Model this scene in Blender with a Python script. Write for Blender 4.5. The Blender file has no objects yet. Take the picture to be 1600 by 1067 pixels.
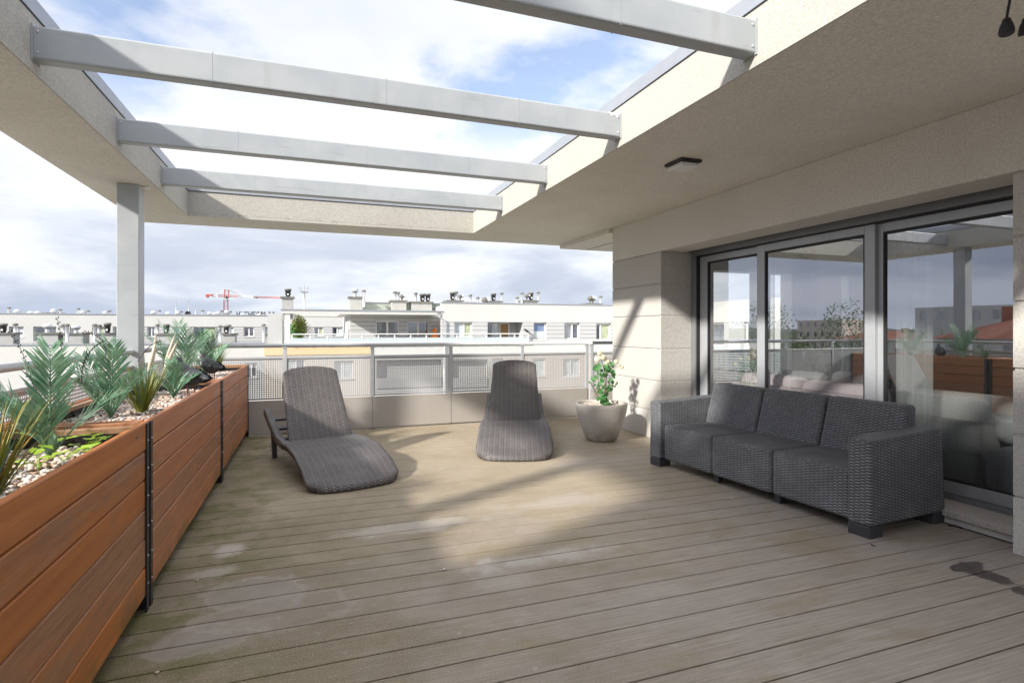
import bpy, bmesh, math, random
from mathutils import Vector, Matrix, noise
R = math.radians
rnd = random.Random(7)
S = bpy.context.scene
COL = S.collection

# ------------------------------------------------------------------ camera
FPX, HZ, CAMH = 870.0, 515.0, 1.22            # focal length in px of 1600, horizon row, eye height
TH = math.atan(315.0 / FPX)
cam = bpy.data.objects.new('camera', bpy.data.cameras.new('camera'))
COL.objects.link(cam)
cam.location = (0, 0, CAMH)
cam.rotation_euler = (R(90), 0, -TH)
cam.data.sensor_width = 36
cam.data.lens = 36 * FPX / 1600
cam.data.shift_y = (HZ - 533.5) / 1600
cam.data.clip_start = 0.05
cam.data.clip_end = 6000
S.camera = cam
S.view_settings.view_transform = 'Standard'
S.view_settings.look = 'None'
S.view_settings.gamma = 1
S.view_settings.exposure = 1.62

# ------------------------------------------------------------------ light
SUN = Vector((1.0, 0.5, -0.6)).normalized()     # direction the light travels
sl = bpy.data.lights.new('sun', 'SUN')
sl.energy = 2.35; sl.angle = R(2.8); sl.color = (1.0, 0.95, 0.87)
so = bpy.data.objects.new('sun', sl); COL.objects.link(so)
so.rotation_euler = SUN.to_track_quat('-Z', 'Y').to_euler()
so.location = (-6, -6, 8)

# ------------------------------------------------------------------ node helper
class NT:
    def __init__(s, tree):
        s.t = tree; s.n = tree.nodes; s.l = tree.links
    def node(s, typ, **kw):
        n = s.n.new(typ)
        for k, v in kw.items(): setattr(n, k, v)
        return n
    def put(s, sock, v):
        if v is None: return
        if hasattr(v, 'is_output') or isinstance(v, bpy.types.NodeSocket): s.l.new(v, sock)
        elif isinstance(v, (tuple, list)) and len(v) == 3 and sock.type == 'RGBA': sock.default_value = (*v, 1)
        else: sock.default_value = v
    def m(s, op, a, b=None, c=None, clamp=False):
        n = s.node('ShaderNodeMath', operation=op); n.use_clamp = clamp
        for i, v in enumerate((a, b, c)):
            if v is not None: s.put(n.inputs[i], v)
        return n.outputs[0]
    def mix(s, f, a, b, blend='MIX'):
        n = s.node('ShaderNodeMix', data_type='RGBA', blend_type=blend)
        s.put(n.inputs[0], f); s.put(n.inputs[6], a); s.put(n.inputs[7], b)
        return n.outputs[2]
    def ramp(s, v, lo, hi, a=0.0, b=1.0, smooth=True):
        n = s.node('ShaderNodeMapRange'); n.interpolation_type = 'SMOOTHSTEP' if smooth else 'LINEAR'
        s.put(n.inputs[0], v)
        for i, q in zip((1, 2, 3, 4), (lo, hi, a, b)): n.inputs[i].default_value = q
        return n.outputs[0]
    def coord(s, what='Object'):
        return s.node('ShaderNodeTexCoord').outputs[what]
    def mapping(s, vec, scale=(1, 1, 1), loc=(0, 0, 0)):
        n = s.node('ShaderNodeMapping'); s.put(n.inputs[0], vec)
        n.inputs['Scale'].default_value = scale; n.inputs['Location'].default_value = loc
        return n.outputs[0]
    def noise(s, vec, scale, detail=4, rough=0.55, dist=0.0):
        n = s.node('ShaderNodeTexNoise'); s.put(n.inputs['Vector'], vec)
        n.inputs['Scale'].default_value = scale; n.inputs['Detail'].default_value = detail
        n.inputs['Roughness'].default_value = rough; n.inputs['Distortion'].default_value = dist
        return n.outputs[0]
    def xyz(s, vec):
        n = s.node('ShaderNodeSeparateXYZ'); s.put(n.inputs[0], vec); return n.outputs
    def bump(s, h, strength=0.5, dist=0.01, normal=None):
        n = s.node('ShaderNodeBump'); s.put(n.inputs['Height'], h)
        n.inputs['Strength'].default_value = strength; n.inputs['Distance'].default_value = dist
        if normal is not None: s.put(n.inputs['Normal'], normal)
        return n.outputs[0]

def new_mat(name):
    m = bpy.data.materials.new(name); m.use_nodes = True
    t = NT(m.node_tree); bsdf = t.n['Principled BSDF']
    return m, t, bsdf

def mat(name, color, rough=0.6, metal=0.0, var=0.12, vscale=3.0, bump=0.0, bscale=200, bdist=0.002, spec=0.5):
    m, t, b = new_mat(name)
    co = t.coord()
    n1 = t.noise(co, vscale, 5)
    n2 = t.noise(co, vscale * 9, 3)
    f = t.m('ADD', t.m('MULTIPLY', n1, 0.65), t.m('MULTIPLY', n2, 0.35))
    f = t.ramp(f, 0.25, 0.75)
    dk = tuple(c * (1 - var) for c in color); lt = tuple(min(1, c * (1 + var)) for c in color)
    t.put(b.inputs['Base Color'], t.mix(f, dk, lt))
    t.put(b.inputs['Roughness'], t.ramp(n2, 0.2, 0.8, max(0, rough - 0.08), min(1, rough + 0.08)))
    b.inputs['Metallic'].default_value = metal
    b.inputs['Specular IOR Level'].default_value = spec
    if bump: t.put(b.inputs['Normal'], t.bump(t.noise(co, bscale, 2), bump, bdist))
    return m

# ------------------------------------------------------------------ world: sky with cloud layers
w = bpy.data.worlds.new('World'); S.world = w; w.use_nodes = True
t = NT(w.node_tree)
bg = t.n['Background']
sky = t.node('ShaderNodeTexSky', sky_type='NISHITA')
sky.sun_disc = False
sky.sun_elevation = math.asin(-SUN.z)
sky.sun_rotation = math.atan2(-SUN.x, -SUN.y)
sky.air_density = 1.0; sky.dust_density = 0.8; sky.ozone_density = 1.5
g = t.coord('Generated')
sx, sy, sz = t.xyz(g)
zz = t.m('ADD', t.m('MAXIMUM', sz, 0.0), 0.16)
cx = t.m('DIVIDE', sx, zz); cy = t.m('DIVIDE', sy, zz)
cv = t.node('ShaderNodeCombineXYZ'); t.put(cv.inputs[0], cx); t.put(cv.inputs[1], cy)
cvo = cv.outputs[0]
nA = t.noise(t.mapping(cvo, (0.75, 0.9, 1), (3.1, 1.7, 0)), 1.15, 8, 0.56, 0.25)
nB = t.noise(t.mapping(cvo, (0.6, 1.0, 1), (7.3, 4.1, 0)), 1.0, 7, 0.55, 0.2)
cover = t.ramp(nA, 0.36, 0.52)
cover = t.m('MAXIMUM', cover, t.ramp(sz, 0.42, 0.24))
shade = t.ramp(nB, 0.32, 0.66)                 # 0 = thick grey underside, 1 = bright
low = t.ramp(sz, 0.34, 0.05)                   # 1 near the horizon
west = t.ramp(t.m('SUBTRACT', t.m('MULTIPLY', sx, -1.0), t.m('MULTIPLY', sy, 0.35)), -0.25, 0.95)
band = t.noise(t.mapping(g, (1.3, 1.3, 5.0), (0.4, 2.2, 0.3)), 2.1, 6, 0.55, 0.35)
bandv = t.ramp(band, 0.36, 0.64)
hi_col = t.mix(shade, (5.1, 5.4, 6.1), (7.0, 7.05, 7.25))
hi_col = t.mix(t.ramp(sz, 0.62, 0.80), hi_col, (12.5, 12.6, 13.0))   # zenith outside the view, brightened to lift the fill light
lo_col = t.mix(bandv, (3.5, 3.95, 4.8), (6.3, 6.45, 6.8))
lo_west = t.mix(bandv, (2.5, 2.9, 3.9), (4.9, 5.2, 6.1))
lo_mix = t.mix(west, lo_col, lo_west)
cloud = t.mix(low, hi_col, lo_mix)
skyc = t.mix(1.0, sky.outputs[0], (1.55, 1.5, 1.55), 'MULTIPLY')
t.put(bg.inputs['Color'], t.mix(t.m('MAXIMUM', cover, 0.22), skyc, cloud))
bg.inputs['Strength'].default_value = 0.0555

# ------------------------------------------------------------------ mesh builder
class MB:
    def __init__(s): s.v = []; s.f = []; s.uv = []; s.smooth = []
    def face(s, pts, uv=None, sm=False):
        i = len(s.v); s.v += [tuple(p) for p in pts]; s.f.append(tuple(range(i, i + len(pts)))); s.uv.append(uv); s.smooth.append(sm)
    def box(s, x0, x1, y0, y1, z0, z1):
        i = len(s.v)
        s.v += [(x0,y0,z0),(x1,y0,z0),(x1,y1,z0),(x0,y1,z0),(x0,y0,z1),(x1,y0,z1),(x1,y1,z1),(x0,y1,z1)]
        for f in ((0,3,2,1),(4,5,6,7),(0,1,5,4),(1,2,6,5),(2,3,7,6),(3,0,4,7)):
            s.f.append(tuple(i + k for k in f)); s.uv.append(None); s.smooth.append(False)
        return s
    def grid(s, P, uv=None, sm=True, closed_u=False, closed_v=False):
        """P[i][j] points; shares vertices"""
        n = len(P); m = len(P[0]); b = len(s.v)
        for r in P: s.v += [tuple(p) for p in r]
        for i in range(n if closed_u else n - 1):
            for j in range(m if closed_v else m - 1):
                i2 = (i + 1) % n; j2 = (j + 1) % m
                s.f.append((b+i*m+j, b+i2*m+j, b+i2*m+j2, b+i*m+j2))
                s.uv.append([uv[i][j], uv[i2][j], uv[i2][j2], uv[i][j2]] if uv else None); s.smooth.append(sm)
        return b
    def tube(s, pts, r, seg=8, cap=True, sm=True):
        pts = [Vector(p) for p in pts]
        if not isinstance(r, (list, tuple)): r = [r] * len(pts)
        rings = []; up = Vector((0, 0, 1)); prev = None
        for k, p in enumerate(pts):
            d = (pts[min(k+1, len(pts)-1)] - pts[max(k-1, 0)]).normalized()
            a = prev if prev is not None else (up if abs(d.z) < 0.9 else Vector((1, 0, 0)))
            x = (a - d * a.dot(d))
            x = x.normalized() if x.length > 1e-6 else d.orthogonal().normalized()
            prev = x; y = d.cross(x)
            rings.append([p + (x * math.cos(q) + y * math.sin(q)) * r[k] for q in [2*math.pi*j/seg for j in range(seg)]])
        b = s.grid(rings, None, sm, closed_v=True)
        if cap:
            s.f.append(tuple(b + j for j in reversed(range(seg)))); s.uv.append(None); s.smooth.append(False)
            e = b + (len(pts)-1)*seg
            s.f.append(tuple(e + j for j in range(seg))); s.uv.append(None); s.smooth.append(False)
        return s
    def lathe(s, c, prof, seg=32, sm=True):
        rings = [[(c[0] + r*math.cos(2*math.pi*j/seg), c[1] + r*math.sin(2*math.pi*j/seg), c[2] + z) for j in range(seg)] for r, z in prof]
        s.grid(rings, None, sm, closed_v=True); return s
    def cyl(s, x, y, z0, z1, r, seg=12): return s.tube([(x, y, z0), (x, y, z1)], r, seg)
    def ball(s, c, r, seg=10, sc=(1,1,1)):
        rings = []
        for i in range(seg//2 + 1):
            a = math.pi * i / (seg//2); rr = max(math.sin(a), 1e-3)
            rings.append([(c[0]+r*sc[0]*rr*math.cos(2*math.pi*j/seg), c[1]+r*sc[1]*rr*math.sin(2*math.pi*j/seg), c[2]-r*sc[2]*math.cos(a)) for j in range(seg)])
        s.grid(rings, None, True, closed_v=True); return s
    def boxuv(s):
        """planar UVs in metres for faces without UVs"""
        for k, f in enumerate(s.f):
            if s.uv[k] is not None: continue
            p = [Vector(s.v[i]) for i in f]
            n = (p[1]-p[0]).cross(p[2]-p[0])
            a = [abs(n.x), abs(n.y), abs(n.z)]; ax = a.index(max(a))
            if ax == 0: s.uv[k] = [(q.y, q.z) for q in p]
            elif ax == 1: s.uv[k] = [(q.x, q.z) for q in p]
            else: s.uv[k] = [(q.y, q.x) for q in p]
        return s
    def build(s, name, m, parent=None, world=True, bevel=0, bseg=2, uv=False):
        me = bpy.data.meshes.new(name)
        off = Vector((0, 0, 0))
        if parent is not None and world:
            r = parent
            while r.parent: r = r.parent
            off = r.location.copy()
        me.from_pydata([(v[0]-off.x, v[1]-off.y, v[2]-off.z) for v in s.v], [], s.f)
        me.validate(clean_customdata=False) if False else None
        for p, q in zip(me.polygons, s.smooth): p.use_smooth = q
        if uv or any(u is not None for u in s.uv):
            s.boxuv(); L = me.uv_layers.new(name='UVMap'); k = 0
            for u in s.uv:
                for c in u: L.data[k].uv = c; k += 1
        me.materials.append(m)
        o = bpy.data.objects.new(name, me); COL.objects.link(o)
        if parent is not None: o.parent = parent
        if bevel:
            bv = o.modifiers.new('bevel', 'BEVEL'); bv.width = bevel; bv.segments = bseg; bv.limit_method = 'ANGLE'; bv.angle_limit = R(40)
        return o

def tag(o, label=None, cat=None, group=None, kind=None):
    if label: o['label'] = label
    if cat: o['category'] = cat
    if group: o['group'] = group
    if kind: o['kind'] = kind
    return o
def thing(name, label, cat, loc=(0, 0, 0), group=None, rz=0):
    o = bpy.data.objects.new(name, None); COL.objects.link(o)
    o.location = loc; o.rotation_euler = (0, 0, rz); o.empty_display_size = 0.2
    return tag(o, label, cat, group)
def copy_tree(o, parent=None):
    c = o.copy(); COL.objects.link(c); c.parent = parent
    for ch in list(o.children): copy_tree(ch, c)
    return c
def plate(a0, a1, b0, b1, holes, f):
    """rectangular sheet with rectangular holes as one box per solid run; f(a0,a1,b0,b1) adds a box"""
    xs = sorted({a0, a1, *[q for h in holes for q in h[:2] if a0 < q < a1]})
    for i in range(len(xs) - 1):
        m = (xs[i] + xs[i+1]) / 2
        cuts = sorted([(h[2], h[3]) for h in holes if h[0] < m < h[1]])
        z = b0
        for c0, c1 in cuts:
            if c0 > z: f(xs[i], xs[i+1], z, min(c0, b1))
            z = max(z, c1)
        if z < b1: f(xs[i], xs[i+1], z, b1)
def ray(u, v):
    a = (u - 800) / FPX; s, c = math.sin(TH), math.cos(TH)
    return Vector((a*c + s, -a*s + c, -(v - HZ) / FPX))
def atY(u, v, Y):
    d = ray(u, v); k = Y / d.y; return Vector((d.x*k, Y, CAMH + d.z*k))
def atX(u, v, X):
    d = ray(u, v); k = X / d.x; return Vector((X, d.y*k, CAMH + d.z*k))
def atZ(u, v, Z=0.0):
    d = ray(u, v); k = (Z - CAMH) / d.z; return Vector((d.x*k, d.y*k, Z))

# ------------------------------------------------------------------ materials
def stucco(name, col, grain=0.0025, stain=0.25):
    m, t, b = new_mat(name); co = t.coord()
    fine = t.noise(co, 190, 3, 0.7); mid = t.noise(co, 75, 3, 0.65); big = t.noise(co, 1.4, 5, 0.6)
    f = t.m('ADD', t.m('MULTIPLY', fine, 0.6), t.m('MULTIPLY', mid, 0.4))
    c = t.mix(t.ramp(f, 0.36, 0.64), tuple(q * 0.74 for q in col), tuple(min(1, q * 1.16) for q in col))
    c = t.mix(t.m('MULTIPLY', t.ramp(big, 0.42, 0.75), stain), c, tuple(q * r for q, r in zip(col, (0.72, 0.70, 0.66))))
    streak = t.noise(t.mapping(co, (14, 14, 0.9)), 1.0, 4)
    c = t.mix(t.m('MULTIPLY', t.ramp(streak, 0.58, 0.8), stain * 0.8), c, tuple(q * 0.7 for q in col))
    t.put(b.inputs['Base Color'], c); b.inputs['Roughness'].default_value = 0.93; b.inputs['Specular IOR Level'].default_value = 0.2
    t.put(b.inputs['Normal'], t.bump(f, 0.7, grain))
    return m
M = {}
M['stucco'] = stucco('cream stucco', (0.70, 0.665, 0.605))
M['soffit'] = stucco('soffit stucco', (0.76, 0.715, 0.645), stain=0.35)
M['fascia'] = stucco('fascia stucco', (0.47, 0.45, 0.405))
M['block'] = stucco('pale cladding', (0.53, 0.51, 0.475), 0.0018, 0.15)
M['plinth'] = stucco('white plinth', (0.62, 0.60, 0.57), 0.0012, 0.2)
M['far_white'] = mat('far white render', (0.57, 0.565, 0.545), 0.9, var=0.05, vscale=0.5)
M['far_grey'] = mat('far grey cladding', (0.47, 0.47, 0.465), 0.85, var=0.06, vscale=0.6)
def clad(name, z0, step):
    m, t, b = new_mat(name); pos = t.node('ShaderNodeNewGeometry').outputs['Position']; x, y, z = t.xyz(pos)
    fr = t.m('FRACT', t.m('DIVIDE', t.m('SUBTRACT', z, z0), step)); ln = t.m('LESS_THAN', fr, 0.026 / step)
    c = t.mix(t.noise(pos, 0.7, 4), (0.48, 0.48, 0.48), (0.51, 0.51, 0.51)); c = t.mix(ln, c, (0.12, 0.12, 0.12))
    t.put(b.inputs['Base Color'], c); b.inputs['Roughness'].default_value = 0.85
    return m
M['far_clad'] = clad('cladding with shadow joints', 0.62, 0.275)
M['far_shadow'] = mat('far joint', (0.16, 0.16, 0.16), 0.9)
M['far_orange'] = mat('far orange render', (0.70, 0.50, 0.31), 0.9, var=0.05, vscale=0.6)
M['far_cream'] = mat('far cream render', (0.66, 0.60, 0.52), 0.9, var=0.05)
M['far_peach'] = mat('far peach render', (0.58, 0.51, 0.45), 0.9, var=0.06, vscale=0.6)
M['far_green'] = mat('green patina sheet', (0.34, 0.38, 0.33), 0.6, var=0.15, vscale=1.5)
M['concrete'] = mat('grey concrete', (0.38, 0.38, 0.365), 0.9, var=0.12, vscale=2)
M['cap'] = mat('weathered cap slab', (0.16, 0.155, 0.135), 0.9, var=0.2)
M['roofing'] = mat('roof felt', (0.22, 0.22, 0.22), 0.95, var=0.2)
def steel_mat():
    m, t, b = new_mat('painted grey steel'); co = t.coord(); x, y, z = t.xyz(co)
    n = t.noise(co, 4, 5)
    c = t.mix(t.ramp(n, 0.3, 0.7), (0.365, 0.39, 0.41), (0.42, 0.44, 0.455))
    scr = t.ramp(t.noise(t.mapping(co, (2.2, 6, 40)), 1.0, 6, 0.7, 1.0), 0.60, 0.70)
    c = t.mix(t.m('MULTIPLY', scr, 0.55), c, (0.20, 0.19, 0.17))
    drip = t.ramp(t.noise(t.mapping(co, (9, 9, 1.2)), 1.0, 4, 0.6), 0.58, 0.72)
    c = t.mix(t.m('MULTIPLY', drip, 0.22), c, (0.24, 0.23, 0.21))
    t.put(b.inputs['Base Color'], c); t.put(b.inputs['Roughness'], t.ramp(n, 0.3, 0.7, 0.36, 0.52))
    return m
M['steel'] = steel_mat()
M['alu'] = mat('anodised aluminium', (0.50, 0.515, 0.53), 0.38, metal=0.15, var=0.08, vscale=6)
M['sash'] = mat('grey sash profile', (0.40, 0.415, 0.44), 0.36, metal=0.2, var=0.05)
M['frame'] = mat('grey window profile', (0.22, 0.225, 0.24), 0.38, metal=0.25, var=0.05)
M['seal'] = mat('black rubber', (0.018, 0.018, 0.02), 0.6)
M['galv'] = mat('galvanised pipe', (0.62, 0.64, 0.66), 0.4, metal=0.6, var=0.12, vscale=8)
M['black'] = mat('black paint', (0.018, 0.018, 0.02), 0.45, var=0.2, vscale=9)
M['red'] = mat('red crane paint', (0.55, 0.13, 0.10), 0.5)
M['whitep'] = mat('white paint', (0.75, 0.75, 0.74), 0.5, var=0.04)
M['panel'] = mat('grey laminate panel', (0.40, 0.37, 0.34), 0.45, var=0.05, vscale=1.5)
M['perf'] = mat('perforated sheet', (0.40, 0.405, 0.42), 0.5, var=0.06)
M['flash'] = mat('sheet flashing', (0.34, 0.36, 0.40), 0.4, metal=0.2, var=0.08, vscale=1.2)
M['liner'] = mat('black pond liner', (0.012, 0.012, 0.014), 0.35, var=0.3, bump=0.8, bscale=22, bdist=0.02)
M['curtain'] = mat('sheer curtain', (0.55, 0.57, 0.57), 0.9, var=0.08)
_t = NT(M['curtain'].node_tree); _mx = _t.node('ShaderNodeMixShader'); _mx.inputs[0].default_value = 0.55
_t.l.new(_t.n['Principled BSDF'].outputs[0], _mx.inputs[1]); _t.l.new(_t.node('ShaderNodeBsdfTransparent').outputs[0], _mx.inputs[2]); _t.l.new(_mx.outputs[0], _t.n['Material Output'].inputs[0])
M['room'] = mat('room wall', (0.66, 0.67, 0.65), 0.9, var=0.05)
M['room_floor'] = mat('room floor', (0.30, 0.22, 0.15), 0.5, var=0.15)
M['stem'] = mat('brown stem', (0.14, 0.075, 0.035), 0.7, var=0.2)
M['twig'] = mat('dark twig', (0.035, 0.033, 0.028), 0.7, var=0.2)

def leafmat(name, c1, c2, scale=9, rough=0.5, trans=0.25):
    m, t, b = new_mat(name); co = t.coord()
    n = t.ramp(t.noise(co, scale, 4), 0.3, 0.7)
    geo = t.node('ShaderNodeNewGeometry').outputs['Random Per Island']
    f = t.m('ADD', t.m('MULTIPLY', n, 0.5), t.m('MULTIPLY', geo, 0.5))
    col = t.mix(f, c1, c2)
    t.put(b.inputs['Base Color'], col); b.inputs['Roughness'].default_value = rough
    tr = t.node('ShaderNodeBsdfTranslucent'); t.put(tr.inputs[0], col)
    mx = t.node('ShaderNodeMixShader'); mx.inputs[0].default_value = trans
    t.l.new(b.outputs[0], mx.inputs[1]); t.l.new(tr.outputs[0], mx.inputs[2])
    t.l.new(mx.outputs[0], t.n['Material Output'].inputs[0])
    return m
M['palm'] = leafmat('blue green palm', (0.045, 0.15, 0.075), (0.32, 0.52, 0.34))
M['grass_y'] = leafmat('olive grass', (0.12, 0.16, 0.025), (0.36, 0.36, 0.07))
M['grass_o'] = leafmat('orange grass', (0.38, 0.30, 0.04), (0.60, 0.30, 0.05))
M['grass_g'] = leafmat('grey green grass', (0.10, 0.19, 0.12), (0.26, 0.36, 0.24))
M['lime'] = leafmat('lime weed leaf', (0.28, 0.48, 0.03), (0.48, 0.66, 0.08), trans=0.35)
M['plume'] = leafmat('cream plume', (0.62, 0.52, 0.40), (0.82, 0.74, 0.62), scale=60, rough=0.9)
M['gera'] = leafmat('geranium leaf', (0.045, 0.19, 0.05), (0.17, 0.40, 0.14), trans=0.35)
M['petal'] = leafmat('cream petal', (0.78, 0.72, 0.46), (0.90, 0.87, 0.70), trans=0.2)
M['tree'] = leafmat('tree foliage', (0.035, 0.07, 0.018), (0.11, 0.16, 0.045), scale=1.5)
M['treef'] = leafmat('far wood', (0.035, 0.055, 0.03), (0.07, 0.09, 0.05), scale=0.05)

# wicker: dashes laid like running bond, from UVs in metres
def wicker(name, light, dark, L=0.031, P=0.0155, stripes=None, depth=0.006):
    m, t, b = new_mat(name)
    uv = t.node('ShaderNodeUVMap').outputs[0]
    u, v, _ = t.xyz(uv)
    wob = t.m('MULTIPLY', t.m('SUBTRACT', t.noise(uv, 30, 2), 0.5), 0.10)
    uu = t.m('DIVIDE', u, L); colr = t.m('FLOOR', uu)
    par = t.m('MULTIPLY', t.m('MODULO', t.m('ABSOLUTE', colr), 2.0), 0.5)
    vv = t.m('ADD', t.m('ADD', t.m('DIVIDE', v, P), par), wob)
    sv = t.m('ABSOLUTE', t.m('SINE', t.m('MULTIPLY', vv, math.pi)))
    su = t.m('ABSOLUTE', t.m('SINE', t.m('MULTIPLY', uu, math.pi)))
    h = t.m('MULTIPLY', t.m('POWER', sv, 0.8), t.m('ADD', t.m('MULTIPLY', t.m('POWER', su, 0.5), 0.45), 0.55))
    geo = t.coord('Object')
    big = t.noise(geo, 5, 4); dust = t.ramp(big, 0.45, 0.72)
    cell = t.node('ShaderNodeTexWhiteNoise', noise_dimensions='2D')
    cc = t.node('ShaderNodeCombineXYZ'); t.put(cc.inputs[0], colr); t.put(cc.inputs[1], t.m('FLOOR', vv)); t.l.new(cc.outputs[0], cell.inputs['Vector'])
    lt = t.mix(t.m('MULTIPLY', cell.outputs[0], 0.5), light, tuple(c * 0.62 for c in light))
    lt = t.mix(t.m('MULTIPLY', dust, 0.35), lt, tuple(c * 1.7 + 0.01 for c in light))
    if stripes:
        st = t.ramp(t.m('SINE', t.m('MULTIPLY', u, 2 * math.pi / stripes)), -0.3, 0.9)
        lt = t.mix(t.m('MULTIPLY', st, 0.32), lt, tuple(c * 1.55 for c in light))
    c = t.mix(t.ramp(h, 0.36, 0.72), dark, lt)
    t.put(b.inputs['Base Color'], c); b.inputs['Roughness'].default_value = 0.48
    t.put(b.inputs['Normal'], t.bump(h, 1.0, depth))
    return m
M['wick_sofa'] = wicker('graphite wicker', (0.215, 0.222, 0.240), (0.006, 0.006, 0.008), L=0.032, P=0.0178)
M['wick_lounge'] = wicker('brown grey wicker', (0.150, 0.136, 0.132), (0.030, 0.027, 0.028), L=0.026, P=0.014, stripes=0.052, depth=0.004)
M['resin'] = mat('dark grey resin', (0.045, 0.047, 0.055), 0.45, var=0.1)

# deck: weathered composite boards
def deck_mat():
    m, t, b = new_mat('weathered deck'); co = t.coord()
    x, y, z = t.xyz(co)
    isl = t.node('ShaderNodeNewGeometry').outputs['Random Per Island']
    grain = t.noise(t.mapping(co, (3.0, 110, 3.0)), 1.0, 5, 0.6)
    fine = t.noise(co, 150, 3, 0.7); mid = t.noise(co, 7, 5, 0.6); big = t.noise(co, 1.3, 5, 0.55, 0.3)
    base = t.mix(t.ramp(grain, 0.3, 0.7), (0.275, 0.240, 0.214), (0.420, 0.375, 0.336))
    base = t.mix(t.m('MULTIPLY', isl, 0.30), base, (0.29, 0.255, 0.215))
    # pale tan dry zone, grey zone towards the camera right
    warm = t.ramp(t.noise(co, 0.9, 4, 0.55), 0.40, 0.62)
    wz_ = t.m('ADD', t.m('ADD', t.noise(co, 0.8, 5, 0.6, 0.4), t.m('MULTIPLY', y, 0.075)), t.m('MULTIPLY', x, -0.07))
    warmk = t.m('MULTIPLY', t.ramp(wz_, 0.46, 0.80), 0.85)
    base = t.mix(warmk, base, t.mix(t.ramp(grain, 0.3, 0.7), (0.265, 0.208, 0.142), (0.395, 0.322, 0.232)))
    ol = t.m('MULTIPLY', t.ramp(t.noise(t.mapping(co, (1, 1.6, 1), (5, 3, 0)), 1.5, 6, 0.65, 0.6), 0.50, 0.66), 0.45)
    base = t.mix(ol, base, (0.255, 0.205, 0.105))
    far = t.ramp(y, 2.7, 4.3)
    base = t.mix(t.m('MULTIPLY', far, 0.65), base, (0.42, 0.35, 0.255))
    warp = t.m('ADD', t.m('MULTIPLY', t.noise(co, 2.2, 6, 0.65, 0.5), 0.7), t.m('MULTIPLY', t.noise(co, 9, 4, 0.6, 0.5), 0.3))
    def blob(px, py, rx, ry, amt=0.35, e0=1.45, e1=0.45):
        dx = t.m('DIVIDE', t.m('SUBTRACT', x, px), rx); dy = t.m('DIVIDE', t.m('SUBTRACT', y, py), ry)
        r = t.m('SQRT', t.m('ADD', t.m('MULTIPLY', dx, dx), t.m('MULTIPLY', dy, dy)))
        r = t.m('ADD', r, t.m('MULTIPLY', t.m('SUBTRACT', warp, 0.5), amt * 9))
        return t.ramp(r, e0, e1), r
    # algae film: strong near the planters, thinning to the right
    alg = t.ramp(t.m('ADD', x, t.m('MULTIPLY', t.m('SUBTRACT', warp, 0.5), 2.6)), 2.3, -0.3)
    alg = t.m('MULTIPLY', alg, t.ramp(big, 0.30, 0.55, 0.45, 1.0))
    alg = t.m('MULTIPLY', alg, t.ramp(fine, 0.32, 0.6, 0.35, 1.0))
    base = t.mix(t.m('MULTIPLY', alg, 0.88), base, (0.132, 0.098, 0.046))
    green = t.m('MULTIPLY', t.ramp(x, 0.1, -0.55), t.ramp(t.noise(co, 4.2, 5, 0.65), 0.44, 0.60))
    green = t.m('MULTIPLY', green, t.ramp(fine, 0.3, 0.55, 0.3, 1.0))
    base = t.mix(t.m('MULTIPLY', green, 0.8), base, (0.088, 0.092, 0.012))
    for px, py, rx, ry, op in ((-0.25, 2.84, 0.22, 0.17, 0.70), (-0.40, 2.48, 0.20, 0.12, 0.75), (-0.15, 2.62, 0.34, 0.14, 0.35)):
        k, r = blob(px, py, rx, ry, 0.30)
        base = t.mix(t.m('MULTIPLY', k, op), base, t.mix(t.ramp(fine, 0.3, 0.7), (0.20, 0.172, 0.152), (0.32, 0.285, 0.255)))
        rim = t.m('MULTIPLY', t.ramp(r, 0.80, 0.95), t.ramp(r, 1.12, 1.0))
        base = t.mix(t.m('MULTIPLY', rim, 0.22), base, (0.40, 0.37, 0.33))
    # chalky dried puddles
    for px, py, rx, ry, op in ((1.30, 2.75, 0.38, 0.09, 0.6), (0.5, 3.45, 0.42, 0.08, 0.45), (-0.42, 3.42, 0.07, 0.07, 0.55), (-0.46, 3.15, 0.09, 0.05, 0.4),
                               (1.6, 3.6, 0.4, 0.12, 0.35), (2.6, 4.6, 0.5, 0.2, 0.3), (0.9, 2.55, 0.16, 0.12, 0.25)):
        k, r = blob(px, py, rx, ry, 0.55)
        base = t.mix(t.m('MULTIPLY', k, op), base, (0.50, 0.465, 0.43))
    spk = t.ramp(t.noise(co, 90, 2, 0.5), 0.68, 0.74)
    base = t.mix(t.m('MULTIPLY', spk, 0.5), base, (0.45, 0.41, 0.36))
    scr = t.ramp(t.noise(t.mapping(co, (9, 26, 1)), 1.0, 6, 0.75, 1.2), 0.60, 0.66)
    base = t.mix(t.m('MULTIPLY', scr, 0.26), base, (0.50, 0.47, 0.43))
    # wet spot by the pillar
    k1, _ = blob(3.19, 1.905, 0.115, 0.045, 0.36, 1.12, 0.88); k2, _ = blob(3.165, 1.80, 0.06, 0.12, 0.36, 1.12, 0.88)
    k3, _ = blob(3.14, 1.62, 0.06, 0.05, 0.3, 1.1, 0.9)
    wet = t.m('MAXIMUM', t.m('MAXIMUM', k1, k2), k3)
    base = t.mix(t.m('MULTIPLY', wet, 0.85), base, (0.045, 0.038, 0.036))
    t.put(b.inputs['Base Color'], base)
    rough = t.ramp(mid, 0.3, 0.7, 0.48, 0.68)
    t.put(b.inputs['Roughness'], t.m('SUBTRACT', rough, t.m('MULTIPLY', wet, 0.25)))
    b.inputs['Specular IOR Level'].default_value = 0.45
    gr = t.m('SINE', t.m('MULTIPLY', y, 2 * math.pi / 0.0056))
    h = t.m('ADD', t.m('MULTIPLY', gr, 0.35), t.m('MULTIPLY', fine, 0.5))
    t.put(b.inputs['Normal'], t.bump(h, 0.6, 0.0022))
    return m
M['deck'] = deck_mat()

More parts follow.
